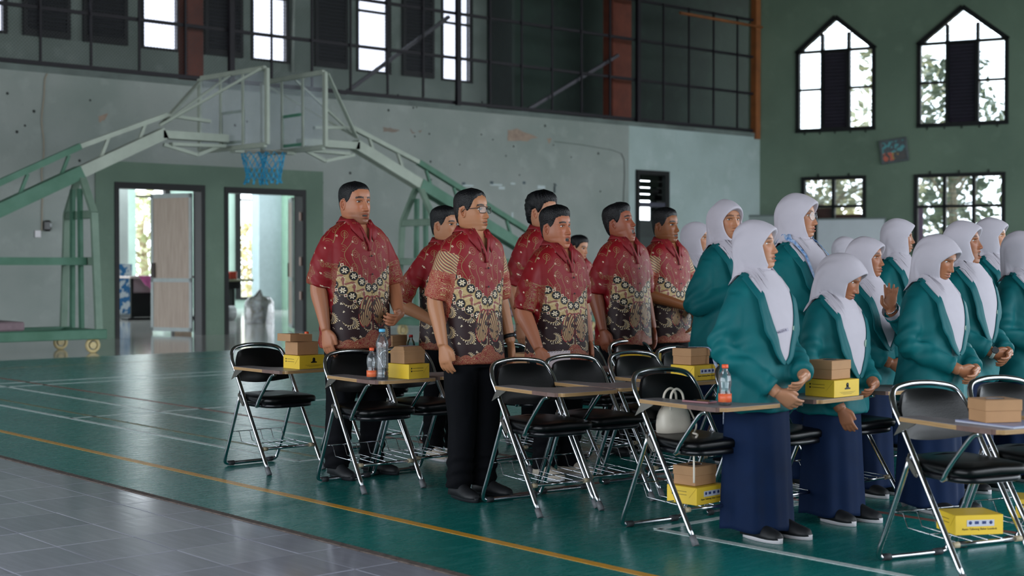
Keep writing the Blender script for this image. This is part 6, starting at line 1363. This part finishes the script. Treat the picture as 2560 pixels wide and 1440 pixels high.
W_('student looking down with clasped hands behind the nearest chairs', 6.56, 4.20, 1.44, (2, -20), CLASP, 1.04, '#a06a4c', {}, seed=37, gaze=(0, -.4))
W_('student singing with mouth open, watch on her wrist', 7.34, 4.48, 1.525, (14, 4), CLASP, 1.0, '#966043', dict(mouth=.8), seed=39, drop=.60)
W_('student cut off by the picture edge, farthest along the row', 7.92, 4.46, 1.475, (14, 0), CLASP, 1.0, '#966043', {}, seed=41)
W_('student mostly hidden behind the singing student with a watch', 9.1, 5.35, 1.60, (20, 0), CLASP, seed=43)

# worn and held things
PP = {o['label'][:18]: o for o in bpy.data.objects if o.name.startswith('person') and 'label' in o}
def who(t): return next(o for k, o in PP.items() if k.startswith(t))
wrist_band(who('slim man'), HANG, 'L', 1.685/1.7, mat('black_watch_strap', '#0c0d12', .5), .031, .022, (.7, -.7, 0))
wrist_band(who('student singing'), CLASP, 'R', 1.525/1.55, mat('pale_watch_strap', '#9aa8a4', .5), .033, .018, (-.4, -.9, .3), back=.0)
wrist_band(who('student holding'), {'L': ((.07, -.27, .97), (-.17, -.29, 1.12))}, 'L', 1.44/1.55, mat('silver_bracelet', '#c9c9cf', .25, 1.), .031, .007, None, 'bracelet', .0)
cal = thing('desk_calendar', 'pale desk calendar held at his side by the stout singer', 'calendar', (5.80, 6.17, .555), .1)
MB().cbox(-.15, .15, -.004, .004, .0, .215, .001).build('calendar_card', mat('pale_pink_card', '#c4b4b8', .6), cal); MB().cbox(.02, .1, -.0055, -.0042, .03, .12, .0005).build('calendar_print', mat('salmon_print', '#b08a86', .6), cal)
for q in range(12): MB().tube([(-.14+.025*q+.005*math.cos(a), .012*math.sin(a), .215+.008*math.cos(a)) for a in np.linspace(0, 2*PI, 10, endpoint=False)], .0012, 5, closed=True).build('wire_ring', M_chr, cal)
w4 = who('taller student'); M_lan = mat('blue_lanyard_print', '#2d6fae', .5, col2='#b4c4dc', scale=40)
for s in (-1, 1):
    C = bez([(s*.075, .05, 1.40), (s*.10, -.04, 1.37), (s*.085, -.145, 1.25), (s*.045, -.175, 1.12), (s*.004, -.185, 1.02)], 6); P = np.zeros((len(C), 2, 3))
    for i, c in enumerate(C): P[i, 0] = c; P[i, 1] = c+np.array([s*.016, 0, -.008])
    F = push_min(P.reshape(-1, 3), WOM*np.array([1.69/1.55, 1.09*1.08, 1.09*1.08]), .03); o = npmesh('neck_lanyard', F, gridq(len(C), 2, False), M_lan, w4); md = o.modifiers.new('t', 'SOLIDIFY'); md.thickness = .003

# name strip sewn on the scarf of the student nearest the aisle
w3 = who('student nearest'); kk = 1.48/1.55; pr3 = WOM*kk; zz = 1.015*kk; xx = -.028; yy = -(np.interp(zz, pr3[:, 0], pr3[:, 2])+.021)
ns = MB().cbox(-.042, .042, -.0012, .0, -.0075, .0075, .0004).build('name_strip', mat('white_name_tape', '#a9a4b4', .8), w3, (xx, yy-.004, zz), (math.radians(-6), math.radians(-12), math.radians(-10)))
font_txt('name_lettering', 'NALIZH R', .0135, mat('purple_thread', '#2c2440', .7), ns, (0, -.0018, 0), (PI/2, 0, 0))
